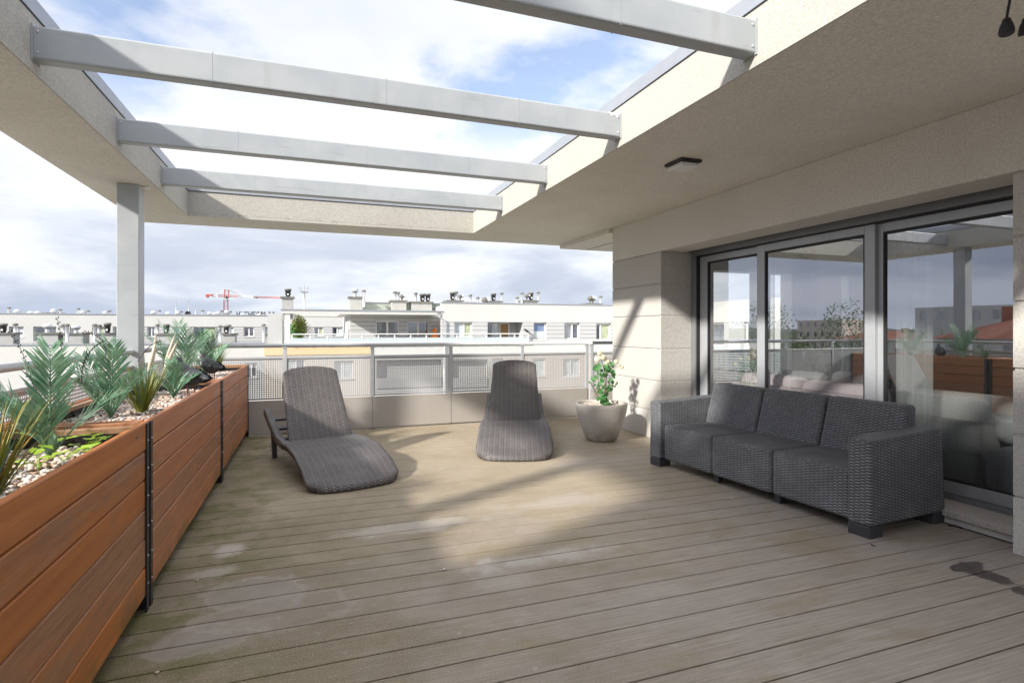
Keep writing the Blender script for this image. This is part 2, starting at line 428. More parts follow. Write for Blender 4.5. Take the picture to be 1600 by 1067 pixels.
def wood_mat(name, c1, c2, grey=0.3, along=(18, 1.0, 34), fade=(1, 1, 1)):
    m, t, b = new_mat(name); co = t.coord()
    isl = t.node('ShaderNodeNewGeometry').outputs['Random Per Island']
    off = t.node('ShaderNodeCombineXYZ'); t.put(off.inputs[2], t.m('MULTIPLY', isl, 9.0)); t.put(off.inputs[1], t.m('MULTIPLY', isl, 31.0))
    ad = t.node('ShaderNodeVectorMath', operation='ADD'); t.l.new(co, ad.inputs[0]); t.l.new(off.outputs[0], ad.inputs[1])
    cv = ad.outputs[0]
    gr = t.noise(t.mapping(cv, along), 1.0, 6, 0.62, 0.5)
    gf = t.noise(t.mapping(cv, tuple(a * 4.2 for a in along)), 1.0, 4, 0.6)
    pat = t.noise(t.mapping(cv, (2.2, 0.9, 4)), 1.6, 5, 0.6, 0.5)
    c = t.mix(t.ramp(gr, 0.3, 0.7), c1, c2)
    c = t.mix(t.m('MULTIPLY', t.ramp(gf, 0.45, 0.8), 0.18), c, tuple(q * 0.5 for q in c1))
    wn = t.node('ShaderNodeTexWhiteNoise', noise_dimensions='1D'); t.l.new(isl, wn.inputs['W'])
    c = t.mix(t.m('MULTIPLY', wn.outputs['Value'], 0.45), c, tuple(q * f_ for q, f_ in zip(c1, (0.80, 0.72, 0.75))))
    faded = t.m('MULTIPLY', t.ramp(t.m('ADD', pat, t.m('MULTIPLY', t.m('SUBTRACT', isl, 0.5), 0.55)), 0.42, 0.66), grey)
    c = t.mix(faded, c, t.mix(t.ramp(gf, 0.35, 0.65), (0.24, 0.115, 0.060), (0.36, 0.195, 0.110)))
    vor = t.node('ShaderNodeTexVoronoi'); t.put(vor.inputs['Vector'], t.mapping(cv, (2.0, 2.2, 7.0))); vor.inputs['Scale'].default_value = 1.0
    knot = t.ramp(vor.outputs['Distance'], 0.055, 0.025)
    c = t.mix(t.m('MULTIPLY', knot, 0.8), c, (0.03, 0.014, 0.008))
    x, y, z = t.xyz(co)
    # green algae on the lowest boards
    alg = t.m('MULTIPLY', t.ramp(z, 0.20, 0.05), t.ramp(t.noise(cv, 5, 4, 0.6), 0.40, 0.60))
    c = t.mix(t.m('MULTIPLY', alg, 0.65), c, (0.085, 0.080, 0.022))
    t.put(b.inputs['Base Color'], c)
    t.put(b.inputs['Roughness'], t.ramp(pat, 0.3, 0.7, 0.42, 0.62))
    h = t.m('SUBTRACT', t.m('ADD', t.m('MULTIPLY', gr, 0.6), t.m('MULTIPLY', gf, 0.4)), knot)
    t.put(b.inputs['Normal'], t.bump(h, 0.5, 0.003))
    return m
M['wood'] = wood_mat('stained planter wood', (0.38, 0.120, 0.020), (0.54, 0.185, 0.030), 0.78)
M['wood_pink'] = wood_mat('faded reddish planter wood', (0.41, 0.150, 0.055), (0.54, 0.215, 0.085), 0.55)
M['wood_raw'] = wood_mat('raw batten', (0.30, 0.17, 0.09), (0.46, 0.28, 0.16), 0.4)

def gravel_mat():
    m, t, b = new_mat('mixed gravel')
    isl = t.node('ShaderNodeNewGeometry').outputs['Random Per Island']
    cr = t.node('ShaderNodeValToRGB'); t.l.new(isl, cr.inputs[0]); cr.color_ramp.interpolation = 'CONSTANT'
    cols = [(0.0, (0.62, 0.50, 0.42)), (0.18, (0.70, 0.62, 0.55)), (0.36, (0.42, 0.26, 0.18)), (0.48, (0.52, 0.48, 0.45)), (0.62, (0.60, 0.42, 0.32)), (0.76, (0.30, 0.29, 0.30)), (0.86, (0.74, 0.68, 0.62))]
    e = cr.color_ramp.elements
    e[0].position = 0; e[0].color = (*cols[0][1], 1); e[1].position = cols[1][0]; e[1].color = (*cols[1][1], 1)
    for p, c in cols[2:]: q = e.new(p); q.color = (*c, 1)
    co = t.coord()
    c = t.mix(t.m('MULTIPLY', t.ramp(t.noise(co, 90, 3), 0.4, 0.7), 0.4), cr.outputs[0], (0.25, 0.21, 0.18))
    t.put(b.inputs['Base Color'], c); b.inputs['Roughness'].default_value = 0.75
    return m
M['gravel'] = gravel_mat()

def granite():
    m, t, b = new_mat('speckled granite'); co = t.coord()
    n = t.noise(co, 320, 2, 0.7); n2 = t.noise(co, 150, 3, 0.6)
    c = t.mix(t.ramp(n, 0.40, 0.60), (0.24, 0.22, 0.20), (0.70, 0.66, 0.60))
    c = t.mix(t.m('MULTIPLY', t.ramp(n2, 0.5, 0.7), 0.5), c, (0.40, 0.34, 0.28))
    t.put(b.inputs['Base Color'], c); b.inputs['Roughness'].default_value = 0.55
    return m
M['granite'] = granite()
def pot_mat():
    m, t, b = new_mat('cast concrete'); co = t.coord()
    n = t.noise(co, 170, 4, 0.7); n2 = t.noise(co, 6, 5, 0.6)
    c = t.mix(t.ramp(n, 0.3, 0.7), (0.38, 0.35, 0.31), (0.60, 0.57, 0.52))
    x, y, z = t.xyz(co)
    low = t.m('MULTIPLY', t.ramp(z, 0.20, 0.02), t.ramp(n2, 0.35, 0.6))
    c = t.mix(t.m('MULTIPLY', low, 0.6), c, (0.14, 0.12, 0.10))
    c = t.mix(t.m('MULTIPLY', t.ramp(n2, 0.5, 0.7), 0.35), c, (0.60, 0.57, 0.52))
    t.put(b.inputs['Base Color'], c); b.inputs['Roughness'].default_value = 0.9
    t.put(b.inputs['Normal'], t.bump(t.m('ADD', n, n2), 0.5, 0.003))
    return m
M['pot'] = pot_mat()

def glass_mat(name, tint=(0.86, 0.885, 0.88), f0=0.2):
    m, t, b = new_mat(name); t.n.remove(b)
    tr = t.node('ShaderNodeBsdfTransparent'); tr.inputs[0].default_value = (*tint, 1)
    gl = t.node('ShaderNodeBsdfGlossy'); gl.inputs['Roughness'].default_value = 0.0; gl.inputs[0].default_value = (0.93, 0.95, 1.0, 1)
    geo = t.node('ShaderNodeNewGeometry')
    dp = t.node('ShaderNodeVectorMath', operation='DOT_PRODUCT'); t.l.new(geo.outputs['Normal'], dp.inputs[0]); t.l.new(geo.outputs['Incoming'], dp.inputs[1])
    q = t.m('SUBTRACT', 1.0, t.m('ABSOLUTE', dp.outputs['Value']))
    fres = t.m('ADD', f0, t.m('MULTIPLY', t.m('POWER', q, 5.0), 1 - f0), clamp=True)
    nb = t.bump(t.noise(t.coord(), 1.3, 1), 0.05, 0.01)
    t.put(gl.inputs['Normal'], nb)
    mx = t.node('ShaderNodeMixShader')
    t.put(mx.inputs[0], fres)
    t.l.new(tr.outputs[0], mx.inputs[1]); t.l.new(gl.outputs[0], mx.inputs[2])
    t.l.new(mx.outputs[0], t.n['Material Output'].inputs[0])
    return m
M['glass'] = glass_mat('sliding door glass', f0=0.36)
def farglass():
    m, t, b = new_mat('far window glass'); co = t.coord()
    isl = t.node('ShaderNodeObjectInfo').outputs['Random']
    n = t.noise(t.mapping(co, (1.6, 1.6, 0.4)), 1.0, 3)
    c = t.mix(t.ramp(n, 0.4, 0.6), (0.03, 0.035, 0.045), (0.16, 0.19, 0.24))
    t.put(b.inputs['Base Color'], c); b.inputs['Roughness'].default_value = 0.06; b.inputs['Specular IOR Level'].default_value = 1.0
    b.inputs['IOR'].default_value = 2.0
    return m
M['fglass'] = farglass()
M['fcurt'] = mat('far net curtain', (0.55, 0.60, 0.62), 0.7, var=0.25, vscale=3)
M['fcurt_g'] = mat('far green curtain', (0.40, 0.45, 0.30), 0.8, var=0.2, vscale=3)
M['fblue'] = mat('far blue blind', (0.18, 0.24, 0.40), 0.5, var=0.15)
M['fdoor'] = mat('far wooden door', (0.36, 0.21, 0.08), 0.6, var=0.2)
M['frail'] = mat('frosted rail glass', (0.50, 0.56, 0.58), 0.25, var=0.05)
M['tile'] = mat('red roof tile', (0.27, 0.095, 0.06), 0.85, var=0.25, vscale=1.2)
M['fabric_b'] = mat('beige upholstery', (0.58, 0.50, 0.53), 0.95, var=0.06, bump=0.4, bscale=300)
M['fabric_g'] = mat('grey upholstery', (0.34, 0.345, 0.34), 0.95, var=0.12, vscale=7, bump=0.5, bscale=40, bdist=0.006)
M['fabric_gd'] = mat('dark grey upholstery', (0.20, 0.20, 0.21), 0.95, var=0.1, bump=0.5, bscale=60, bdist=0.004)
M['orange'] = mat('orange cloth', (0.80, 0.24, 0.04), 0.8, var=0.2)
M['bird'] = mat('charcoal feathers', (0.032, 0.034, 0.040), 0.55, var=0.35, vscale=25, bump=0.5, bscale=70, bdist=0.003)
M['pinkbird'] = mat('pinkish leg', (0.25, 0.10, 0.08), 0.6)

# ================================================================== SETTING
def ground_mat():
    m, t, b = new_mat('town ground'); co = t.coord()
    n = t.noise(co, 0.02, 6, 0.6); n2 = t.noise(co, 0.12, 5, 0.6)
    c = t.mix(t.ramp(n, 0.42, 0.55), (0.055, 0.075, 0.03), (0.16, 0.155, 0.14))
    c = t.mix(t.m('MULTIPLY', t.ramp(n2, 0.52, 0.6), 0.6), c, (0.10, 0.10, 0.10))
    t.put(b.inputs['Base Color'], c); b.inputs['Roughness'].default_value = 0.95
    return m
gnd = MB(); gnd.face([(-5000, -5000, -18), (5000, -5000, -18), (5000, 5000, -18), (-5000, 5000, -18)])
tag(gnd.build('ground', ground_mat()), kind='structure')

PITCH = 0.157
dk = MB()
y = 1.83 - PITCH * 30
while y < 7.02:
    ya, yb = y + 0.0038, min(y + PITCH - 0.0038, 7.045)
    if yb - ya > 0.02:
        if ya < 6.2: dk.box(-1.62, 3.765, ya, yb, -0.025, 0.0)
        else: dk.box(-1.62, 9.5, ya, yb, -0.025, 0.0)
    y += PITCH
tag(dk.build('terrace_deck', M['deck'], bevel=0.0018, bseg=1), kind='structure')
sub = MB(); sub.box(-1.62, 9.5, -3.0, 7.06, -0.30, -0.045)
tag(sub.build('terrace_slab', M['black']), kind='structure')
edge = MB(); edge.box(-1.66, 9.5, 7.062, 7.16, -0.40, 0.016)
tag(edge.build('deck_edge_trim', M['stucco']), kind='structure')

# own block: storeys under the terrace, house wall, canopy
own = thing('apartment_block', 'cream stucco apartment storey with pillars and lintel on the right of the deck', 'building', (3.61, 1.0, 0))
b = MB(); b.box(-1.7, 12, -8, 7.15, -18, -0.41); b.build('lower_storeys', M['far_white'], own)
def pillar(y0, y1, x1):
    b = MB(); zs = [0.31, 0.65, 1.005, 1.37, 1.725, 2.075]
    for z0, z1 in zip(zs[:-1], zs[1:]):
        b.box(3.61, x1, y0, y1, z0 + 0.008, z1 - 0.008)
    b.build('pillar_blocks', M['block'], own, bevel=0.003)
    c = MB(); c.box(3.622, x1 - 0.01, y0 + 0.0035, y1 - 0.0035, 0.0, 2.0795); c.build('pillar_core', M['block'], own)
    p = MB(); p.box(3.61, x1, y0, y1, 0.0, 0.3045); p.build('plinth', M['plinth'], own, bevel=0.003)
pillar(5.18, 6.22, 4.06); pillar(-3.0, 1.93, 4.20)
b = MB(); b.box(3.61, 3.93, -3.0, 6.22, 2.0805, 2.499); b.build('lintel', M['stucco'], own, bevel=0.004)
b = MB(); b.box(3.93, 4.20, -3.0, 5.18, 2.13, 2.499); b.build('blind_box', M['frame'], own)
b = MB(); b.box(3.785, 4.0, 1.931, 5.179, 0.0, 0.045); b.build('door_curb', M['plinth'], own)
b = MB(); b.box(3.762, 4.02, 1.931, 5.179, 0.045, 0.088); b.build('stone_sill', M['granite'], own, bevel=0.004)
# rear wall of the building with openings to the terrace beyond
b = MB(); HO = [(5.00, 5.78, 0.12, 2.0), (5.86, 6.34, 0.12, 2.0), (7.28, 7.43, 0.12, 2.0)]
plate(4.075, 9.5, 0.0, 2.44, HO, lambda a, c, d, e: b.box(a, c, 6.0, 6.2, d, e)); b.build('rear_wall', M['room'], own)
# room shell
b = MB(); b.box(4.07, 9.5, -0.2, 6.0, 0.0, 0.09); b.build('room_floor', M['room_floor'], own)
b = MB(); plate(-0.2, 6.2, -0.05, 2.44, [(-0.1, 3.3, 0.1, 2.3)], lambda p, q, r_, s_: b.box(9.5, 9.7, p, q, r_, s_)); b.box(4.2, 9.5, -0.4, -0.2, 0.0, 2.44); b.build('room_wall', M['room'], own)  # end wall opening is out of view, added to brighten the room
b = MB(); b.box(4.2, 9.5, -0.2, 6.0, 2.44, 2.498); b.build('room_ceiling', M['room'], own)

# canopy with sky opening
can = thing('roof_canopy', 'stuccoed flat roof canopy with a beamed sky opening over the deck', 'canopy', (-1.5, 5.8, 0))
OX0, OX1, OY0, OY1 = -1.30, 2.04, -1.55, 7.12
b = MB(); plate(-1.88, 10.2, -3.2, 7.75, [(OX0, OX1, OY0, OY1)], lambda a, c, d, e: b.box(a, c, d, e, 2.5, 2.80))
# merge the strips so that no inner faces meet
slab = MB()
def ring(mb, x0, x1, y0, y1, a0, a1, c0, c1, z0, z1):
    O = [(x0, y0), (x1, y0), (x1, y1), (x0, y1)]; I = [(a0, c0), (a1, c0), (a1, c1), (a0, c1)]
    for k in range(4):
        o1, o2, i1, i2 = O[k], O[(k+1) % 4], I[k], I[(k+1) % 4]
        mb.face([(*o1, z1), (*o2, z1), (*i2, z1), (*i1, z1)]); mb.face([(*o2, z0), (*o1, z0), (*i1, z0), (*i2, z0)])
        mb.face([(*o1, z0), (*o2, z0), (*o2, z1), (*o1, z1)]); mb.face([(*i2, z0), (*i1, z0), (*i1, z1), (*i2, z1)])
ring(slab, -1.88, 10.2, -3.2, 7.75, OX0, OX1, OY0, OY1, 2.50, 2.78)
slab.build('slab', M['soffit'], can)
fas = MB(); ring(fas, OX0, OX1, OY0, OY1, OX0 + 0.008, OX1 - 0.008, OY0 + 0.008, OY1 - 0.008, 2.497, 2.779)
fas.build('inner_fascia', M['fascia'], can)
cop = MB(); ring(cop, -1.91, 10.23, -3.23, 7.78, OX0 + 0.014, OX1 - 0.014, OY0 + 0.014, OY1 - 0.014, 2.782, 2.865)
cop.build('metal_coping', M['flash'], can)
dr = MB()
ring(dr, OX0 + 0.008, OX1 - 0.008, OY0 + 0.008, OY1 - 0.008, OX0 + 0.012, OX1 - 0.012, OY0 + 0.012, OY1 - 0.016, 2.775, 2.7815)
dr.build('drip_edge', M['seal'], can)
b = MB(); b.box(3.56, 10.1, 6.225, 7.70, 2.445, 2.499); b.build('dropped_soffit', M['soffit'], can)
b = MB(); b.box(3.99, 4.0, 6.24, 7.69, 2.441, 2.446); b.build('soffit_joint', M['seal'], can)
for yy in (5.91, 4.66, 3.38, 2.13, 0.88, -0.37):
    b = MB(); b.box(OX0 + 0.0085, OX1 - 0.0085, yy, yy + 0.085, 2.555, 2.72)
    bm_ = b.build('beam', M['steel'], can, bevel=0.012, bseg=3)
    for xa in (OX1 - 0.016, OX0 + 0.0087):
        p = MB(); p.box(xa, xa + 0.0073, yy - 0.004, yy + 0.089, 2.55, 2.726); p.build('end_plate', M['steel'], bm_)
    for xq in (OX1 - 0.035, OX0 + 0.035):
        for zq in (2.585, 2.69):
            p = MB(); p.ball((xq, yy - 0.001, zq), 0.006, 8); p.build('bolt', M['galv'], bm_)
    for xq in (-0.35, 0.62, 1.38):
        xq += 0.2*math.sin(yy*5 + xq); p = MB(); p.box(xq, xq + 0.0014, yy - 0.0006, yy + 0.0856, 2.5544, 2.7206); p.build('weld_seam', M['flash'], bm_)
    if abs(yy - 3.38) < .01:
        p = MB()
        for k in range(7): p.face([(1.93 + .012*k, yy - .0016, 2.708 - .012*(k % 3)), (1.944 + .012*k, yy - .0016, 2.704 - .01*(k % 2)), (1.942 + .012*k, yy - .0016, 2.7195), (1.929 + .012*k, yy - .0016, 2.7195)])
        p.build('flaking_paint', M['whitep'], bm_)
for yy in (5.82, 2.62):
    b = MB(); b.box(-1.59, -1.42, yy - 0.085, yy + 0.085, 0.0, 2.499); b.build('column', M['steel'], can, bevel=0.006)
    b = MB(); b.box(-1.43, -1.36, yy - 0.03, yy + 0.05, 2.488, 2.4995); b.build('column_shim', M['whitep'], can)
# dirt line of the fascia trim
b = MB(); P = []
for k in range(140):
    xx = OX0 + 0.05 + k * 0.023; zc_ = 2.533 + 0.002*math.sin(k*.7); hw_ = 0.0004 + 0.0030*max(0, noise.noise((k*.31, 0, 5)))
    P.append([(xx, OY1 - 0.010, zc_ - hw_), (xx, OY1 - 0.010, zc_ + hw_)])
b.grid(P)
b.build('fascia_crack', M['cap'], can)

# added wall, unseen behind the camera on the left, to shade the foreground
st = thing('shade_wall', 'added unseen wall shading the near end of the terrace', 'wall', (-2.15, -1.2, 0))
b = MB(); b.box(-2.35, -1.95, -6.0, 1.22, -18, 4.25); b.build('wall', M['far_white'], st)
b = MB(); b.box(-2.38, -1.915, -6.05, 1.25, 4.25, 4.33); b.build('coping', M['flash'], st)

# ------------------------------------------------------------------ sliding door
GX = 4.05
door = thing('sliding_door', 'grey framed three pane sliding glass door behind the wicker sofa', 'door', (GX, 3.5, 0.09))
b = MB()
b.box(GX - 0.04, GX + 0.05, 1.70, 5.235, 2.035, 2.125)      # head
b.box(GX - 0.04, GX + 0.05, 1.70, 5.235, 0.088, 0.118)      # threshold
b.box(GX - 0.045, GX + 0.05, 5.10, 5.179, 0.118, 2.035)     # jamb
b.build('outer_frame', M['frame'], door, bevel=0.003)
b = MB(); b.box(GX - 0.025, GX + 0.04, 1.70, 5.10, 2.022, 2.034); b.box(GX - 0.03, GX + 0.03, 5.088, 5.099, 0.118, 2.022)
b.build('seal', M['seal'], door)
for k, (ya, yb, dx) in enumerate(((4.12, 5.085, 0.02), (3.03, 4.215, -0.012), (1.6, 3.085, 0.02))):
    x0, x1 = GX + dx - 0.018, GX + dx + 0.022
    la = 0.085 if k < 2 else 0.10; lb = 0.095 if k else 0.12
    b = MB()
    b.box(x0, x1, ya, ya + la, 0.12, 2.02); b.box(x0, x1, yb - lb, yb, 0.12, 2.02)
    b.box(x0, x1, ya + la, yb - lb, 0.12, 0.20); b.box(x0, x1, ya + la, yb - lb, 1.955, 2.02)
    sash = b.build('sash', M['sash'], door, bevel=0.003)
    b = MB(); q = 0.012
    for (a0, a1, z0, z1) in ((ya+la, ya+la+q, 0.20, 1.955), (yb-lb-q, yb-lb, 0.20, 1.955), (ya+la+q, yb-lb-q, 0.20, 0.212), (ya+la+q, yb-lb-q, 1.935, 1.955)):
        b.box(x0 + 0.004, x1 - 0.004, a0, a1, z0, z1)
    b.build('gasket', M['seal'], sash)
    b = MB(); b.face([(GX+dx, ya+la, 0.2), (GX+dx, yb-lb, 0.2), (GX+dx, yb-lb, 1.95), (GX+dx, ya+la, 1.95)])
    b.build('pane', M['glass'], sash)

# ------------------------------------------------------------------ room contents
def rounded(name, bx, m, parent, r=0.05):
    b = MB(); b.box(*bx); o = b.build(name, m, parent, bevel=r, bseg=4)
    for p in o.data.polygons: p.use_smooth = True
    return o
sf = thing('beige_sofa', 'pale pinkish beige sofa with its back to the middle door pane', 'sofa', (4.5, 4.1, 0.09))
rounded('backrest', (4.28, 4.52, 3.28, 4.95, 0.14, 0.66), M['fabric_b'], sf, 0.09)
rounded('back_cushion', (4.40, 4.66, 3.32, 4.10, 0.45, 0.74), M['fabric_b'], sf, 0.09)
rounded('back_cushion', (4.40, 4.66, 4.14, 4.90, 0.45, 0.76), M['fabric_b'], sf, 0.09)
rounded('seat', (4.52, 5.25, 3.28, 4.95, 0.14, 0.46), M['fabric_b'], sf, 0.06)
c = rounded('throw_pillow', (4.62, 4.80, 3.35, 3.95, 0.55, 0.83), M['fabric_gd'], sf, 0.07)
c = rounded('throw_pillow', (4.62, 4.80, 4.05, 4.60, 0.55, 0.80), M['fabric_gd'], sf, 0.07)
gs = thing('grey_sofa', 'grey fabric corner sofa seen through the right door pane', 'sofa', (4.8, 2.6, 0.09))
rounded('back_cushion', (4.60, 4.84, 2.42, 3.24, 0.36, 0.74), M['fabric_g'], gs, 0.10)
rounded('armrest', (4.30, 4.62, 2.52, 3.26, 0.10, 0.55), M['fabric_g'], gs, 0.06)
rounded('seat', (4.30, 5.20, 1.30, 2.48, 0.10, 0.42), M['fabric_gd'], gs, 0.06)
rounded('side_cushion', (4.50, 4.72, 2.34, 2.56, 0.42, 0.72), M['fabric_g'], gs, 0.09)
def curtain(x0, y0, x1, y1, label, top=2.40, amp=0.028, per=0.085):
    n = int(math.hypot(x1-x0, y1-y0) / 0.012)
    dx, dy = (x1-x0)/n, (y1-y0)/n; L = math.hypot(dx, dy); nx, ny = -dy/L, dx/L
    P = []
    for zi in (0.12, 0.9, 1.7, top):
        P.append([(x0+dx*k + nx*amp*math.sin(k*L*2*math.pi/per), y0+dy*k + ny*amp*math.sin(k*L*2*math.pi/per), zi) for k in range(n+1)])
    b = MB(); b.grid(P); o = b.build('curtain', M['curtain'])
    o.data.transform(Matrix.Translation((-x0, -y0, 0))); o.location = (x0, y0, 0)
    tag(o, label, 'curtain')
curtain(5.70, 5.93, 5.98, 5.93, 'grey curtain between the two bright openings behind the left door pane')
curtain(6.36, 5.93, 6.72, 5.93, 'grey curtain right of the bright opening behind the middle door pane')
curtain(4.19, 2.72, 4.19, 2.98, 'gathered curtain inside the right door pane beside the broad mullion')
lp = thing('floor_lamp', 'small white globe lamp standing behind the beige sofa', 'lamp', (5.5, 4.9, 0.09))
b = MB(); b.cyl(5.5, 4.9, 0.09, 0.85, 0.012); b.cyl(5.5, 4.9, 0.09, 0.11, 0.12, 20); b.build('stand', M['black'], lp)
b = MB(); b.lathe((5.5, 4.9, 0.82), [(0.04, 0), (0.10, 0.03), (0.115, 0.09), (0.10, 0.15), (0.05, 0.18)], 20); b.build('shade', M['whitep'], lp)
tb = thing('console_table', 'dark low table right of the grey sofa inside the room', 'table', (5.6, 2.0, 0.09))
b = MB(); b.box(5.3, 5.95, 1.6, 3.0, 0.60, 0.66); b.build('top', M['black'], tb)
b = MB(); b.box(5.35, 5.90, 1.65, 2.95, 0.09, 0.57); b.build('cabinet', M['wood'], tb)

# ------------------------------------------------------------------ railings
def perf_mesh(w, h, p=0.0245, bar=0.0105):
    nx = int((w - bar) // p); nz = int((h - bar) // p)
    mx = (w - nx*p + bar*0 - bar) / 2 ; mz = (h - nz*p - bar) / 2
    def marks(L, n, m):
        a = [0.0, m + bar]
        for k in range(n):
            s0 = m + bar + k*p; a += [s0 + (p - bar), s0 + p]
        a = sorted(set(round(q, 5) for q in a)); a[-1] = L
        return a
    X = marks(w, nx, mx); Z = marks(h, nz, mz)
    vs = [(x, 0, z) for z in Z for x in X]; n = len(X); fs = []
    for j in range(len(Z)-1):
        for i in range(len(X)-1):
            if i % 2 == 1 and j % 2 == 1: continue
            fs.append((j*n+i, j*n+i+1, (j+1)*n+i+1, (j+1)*n+i))
    me = bpy.data.meshes.new('perforated_sheet'); me.from_pydata(vs, [], fs); me.materials.append(M['perf'])
    return me
PM = perf_mesh(0.945, 0.475)
def railing(name, label, p0, d, posts, L, double=None):
    """p0 corner, d unit direction (2D), posts = distances"""
    r = thing(name, label, 'railing', (p0[0], p0[1], 0))
    px, py = -d[1], d[0]
    def bx(a0, a1, w0, w1, z0, z1, mb):
        xs = [p0[0] + d[0]*a + px*w for a in (a0, a1) for w in (w0, w1)]; ys = [p0[1] + d[1]*a + py*w for a in (a0, a1) for w in (w0, w1)]
        mb.box(min(xs), max(xs), min(ys), max(ys), z0, z1)
    hz_ = 1.032 if d[0] else 1.022
    b = MB(); b.tube([(p0[0], p0[1], hz_), (p0[0]+d[0]*L, p0[1]+d[1]*L, hz_)], 0.0235, 12); b.build('handrail', M['alu'], r)
    for q in posts:
        b = MB(); bx(q-0.022, q+0.022, -0.012, 0.026, 0.016, 1.012, b); bx(q-0.03, q+0.03, -0.018, 0.0, 1.0, 1.016, b)
        o = b.build('post', M['alu'], r, bevel=0.003)
        for w0_ in (-0.034, 0.026):
            b = MB(); bx(q+w0_, q+w0_+.008, -0.034, -0.028, 0.37, 0.378, b); b.build('rivet', M['galv'], o)
    for q0, q1 in zip(posts[:-1], posts[1:]):
        if q1 - q0 < 0.3: continue
        sc = (q1 - q0 - 0.045) / 0.945
        o = bpy.data.objects.new('mesh_panel', PM); COL.objects.link(o); o.parent = r
        o.location = (d[0]*(q0+0.0225), d[1]*(q0+0.0225), 0.405); o.rotation_euler = (0, 0, math.atan2(d[1], d[0])); o.scale = (sc, 1, 1)
        so_ = o.modifiers.new('thick', 'SOLIDIFY'); so_.thickness = 0.002
        b = MB(); bx(q0+0.0225, q1-0.0225, -0.01, 0.012, 0.8815, 0.905, b); b.build('panel_rail', M['alu'], r, bevel=0.002)
        b = MB(); bx(q0+0.004, q1-0.004, -0.028, -0.020, 0.018, 0.400, b); b.build('kick_panel', M['panel'], r, bevel=0.001, bseg=1)
    return r
railing('terrace_railing', 'grey metal railing with perforated panels across the far end of the deck', (-1.48, 7.05), (1, 0),
        [0.03, 0.21, 1.20, 2.20, 3.19, 4.18, 5.16], 5.18)
railing('terrace_railing', 'grey metal railing corner section behind the potted geranium and right pillar', (3.76, 7.05), (1, 0),
        [0.0, 0.99, 1.98, 2.97, 3.96, 4.95], 5.6)
railing('terrace_railing', 'grey metal railing with perforated panels behind the planters on the left', (-1.48, 7.02), (0, -1),
        [0.14, 1.12, 2.12, 3.12, 4.12, 5.12, 6.12, 7.1], 8.0)

# ------------------------------------------------------------------ planters
PX0, PX1 = -1.24, -0.67
def pebble(b, x, y, z, r):
    ax = [rnd.uniform(0.7, 1.3) for _ in range(3)]; q = rnd.uniform(0, 6.28); c, s_ = math.cos(q), math.sin(q)
    pts = []
    for vv in ((1,0,0),(-1,0,0),(0,1,0),(0,-1,0),(0,0,1),(0,0,-1),(.68,.68,.45),(-.68,.68,.45),(.68,-.68,.45),(-.68,-.68,.45)):
        X, Y, Z = vv[0]*ax[0]*r*rnd.uniform(.85,1.15), vv[1]*ax[1]*r*rnd.uniform(.85,1.15), vv[2]*r*0.62
        pts.append((x + X*c - Y*s_, y + X*s_ + Y*c, z + Z))
    i = len(b.v); b.v += pts
    for f in ((6,4,8),(6,7,4),(7,9,4),(9,8,4),(0,6,8),(2,7,6),(1,9,7),(3,8,9),(0,2,6),(2,1,7),(1,3,9),(3,0,8),(0,5,2),(2,5,1),(1,5,3),(3,5,0)):
        b.f.append(tuple(i+k for k in f)); b.uv.append(None); b.smooth.append(True)
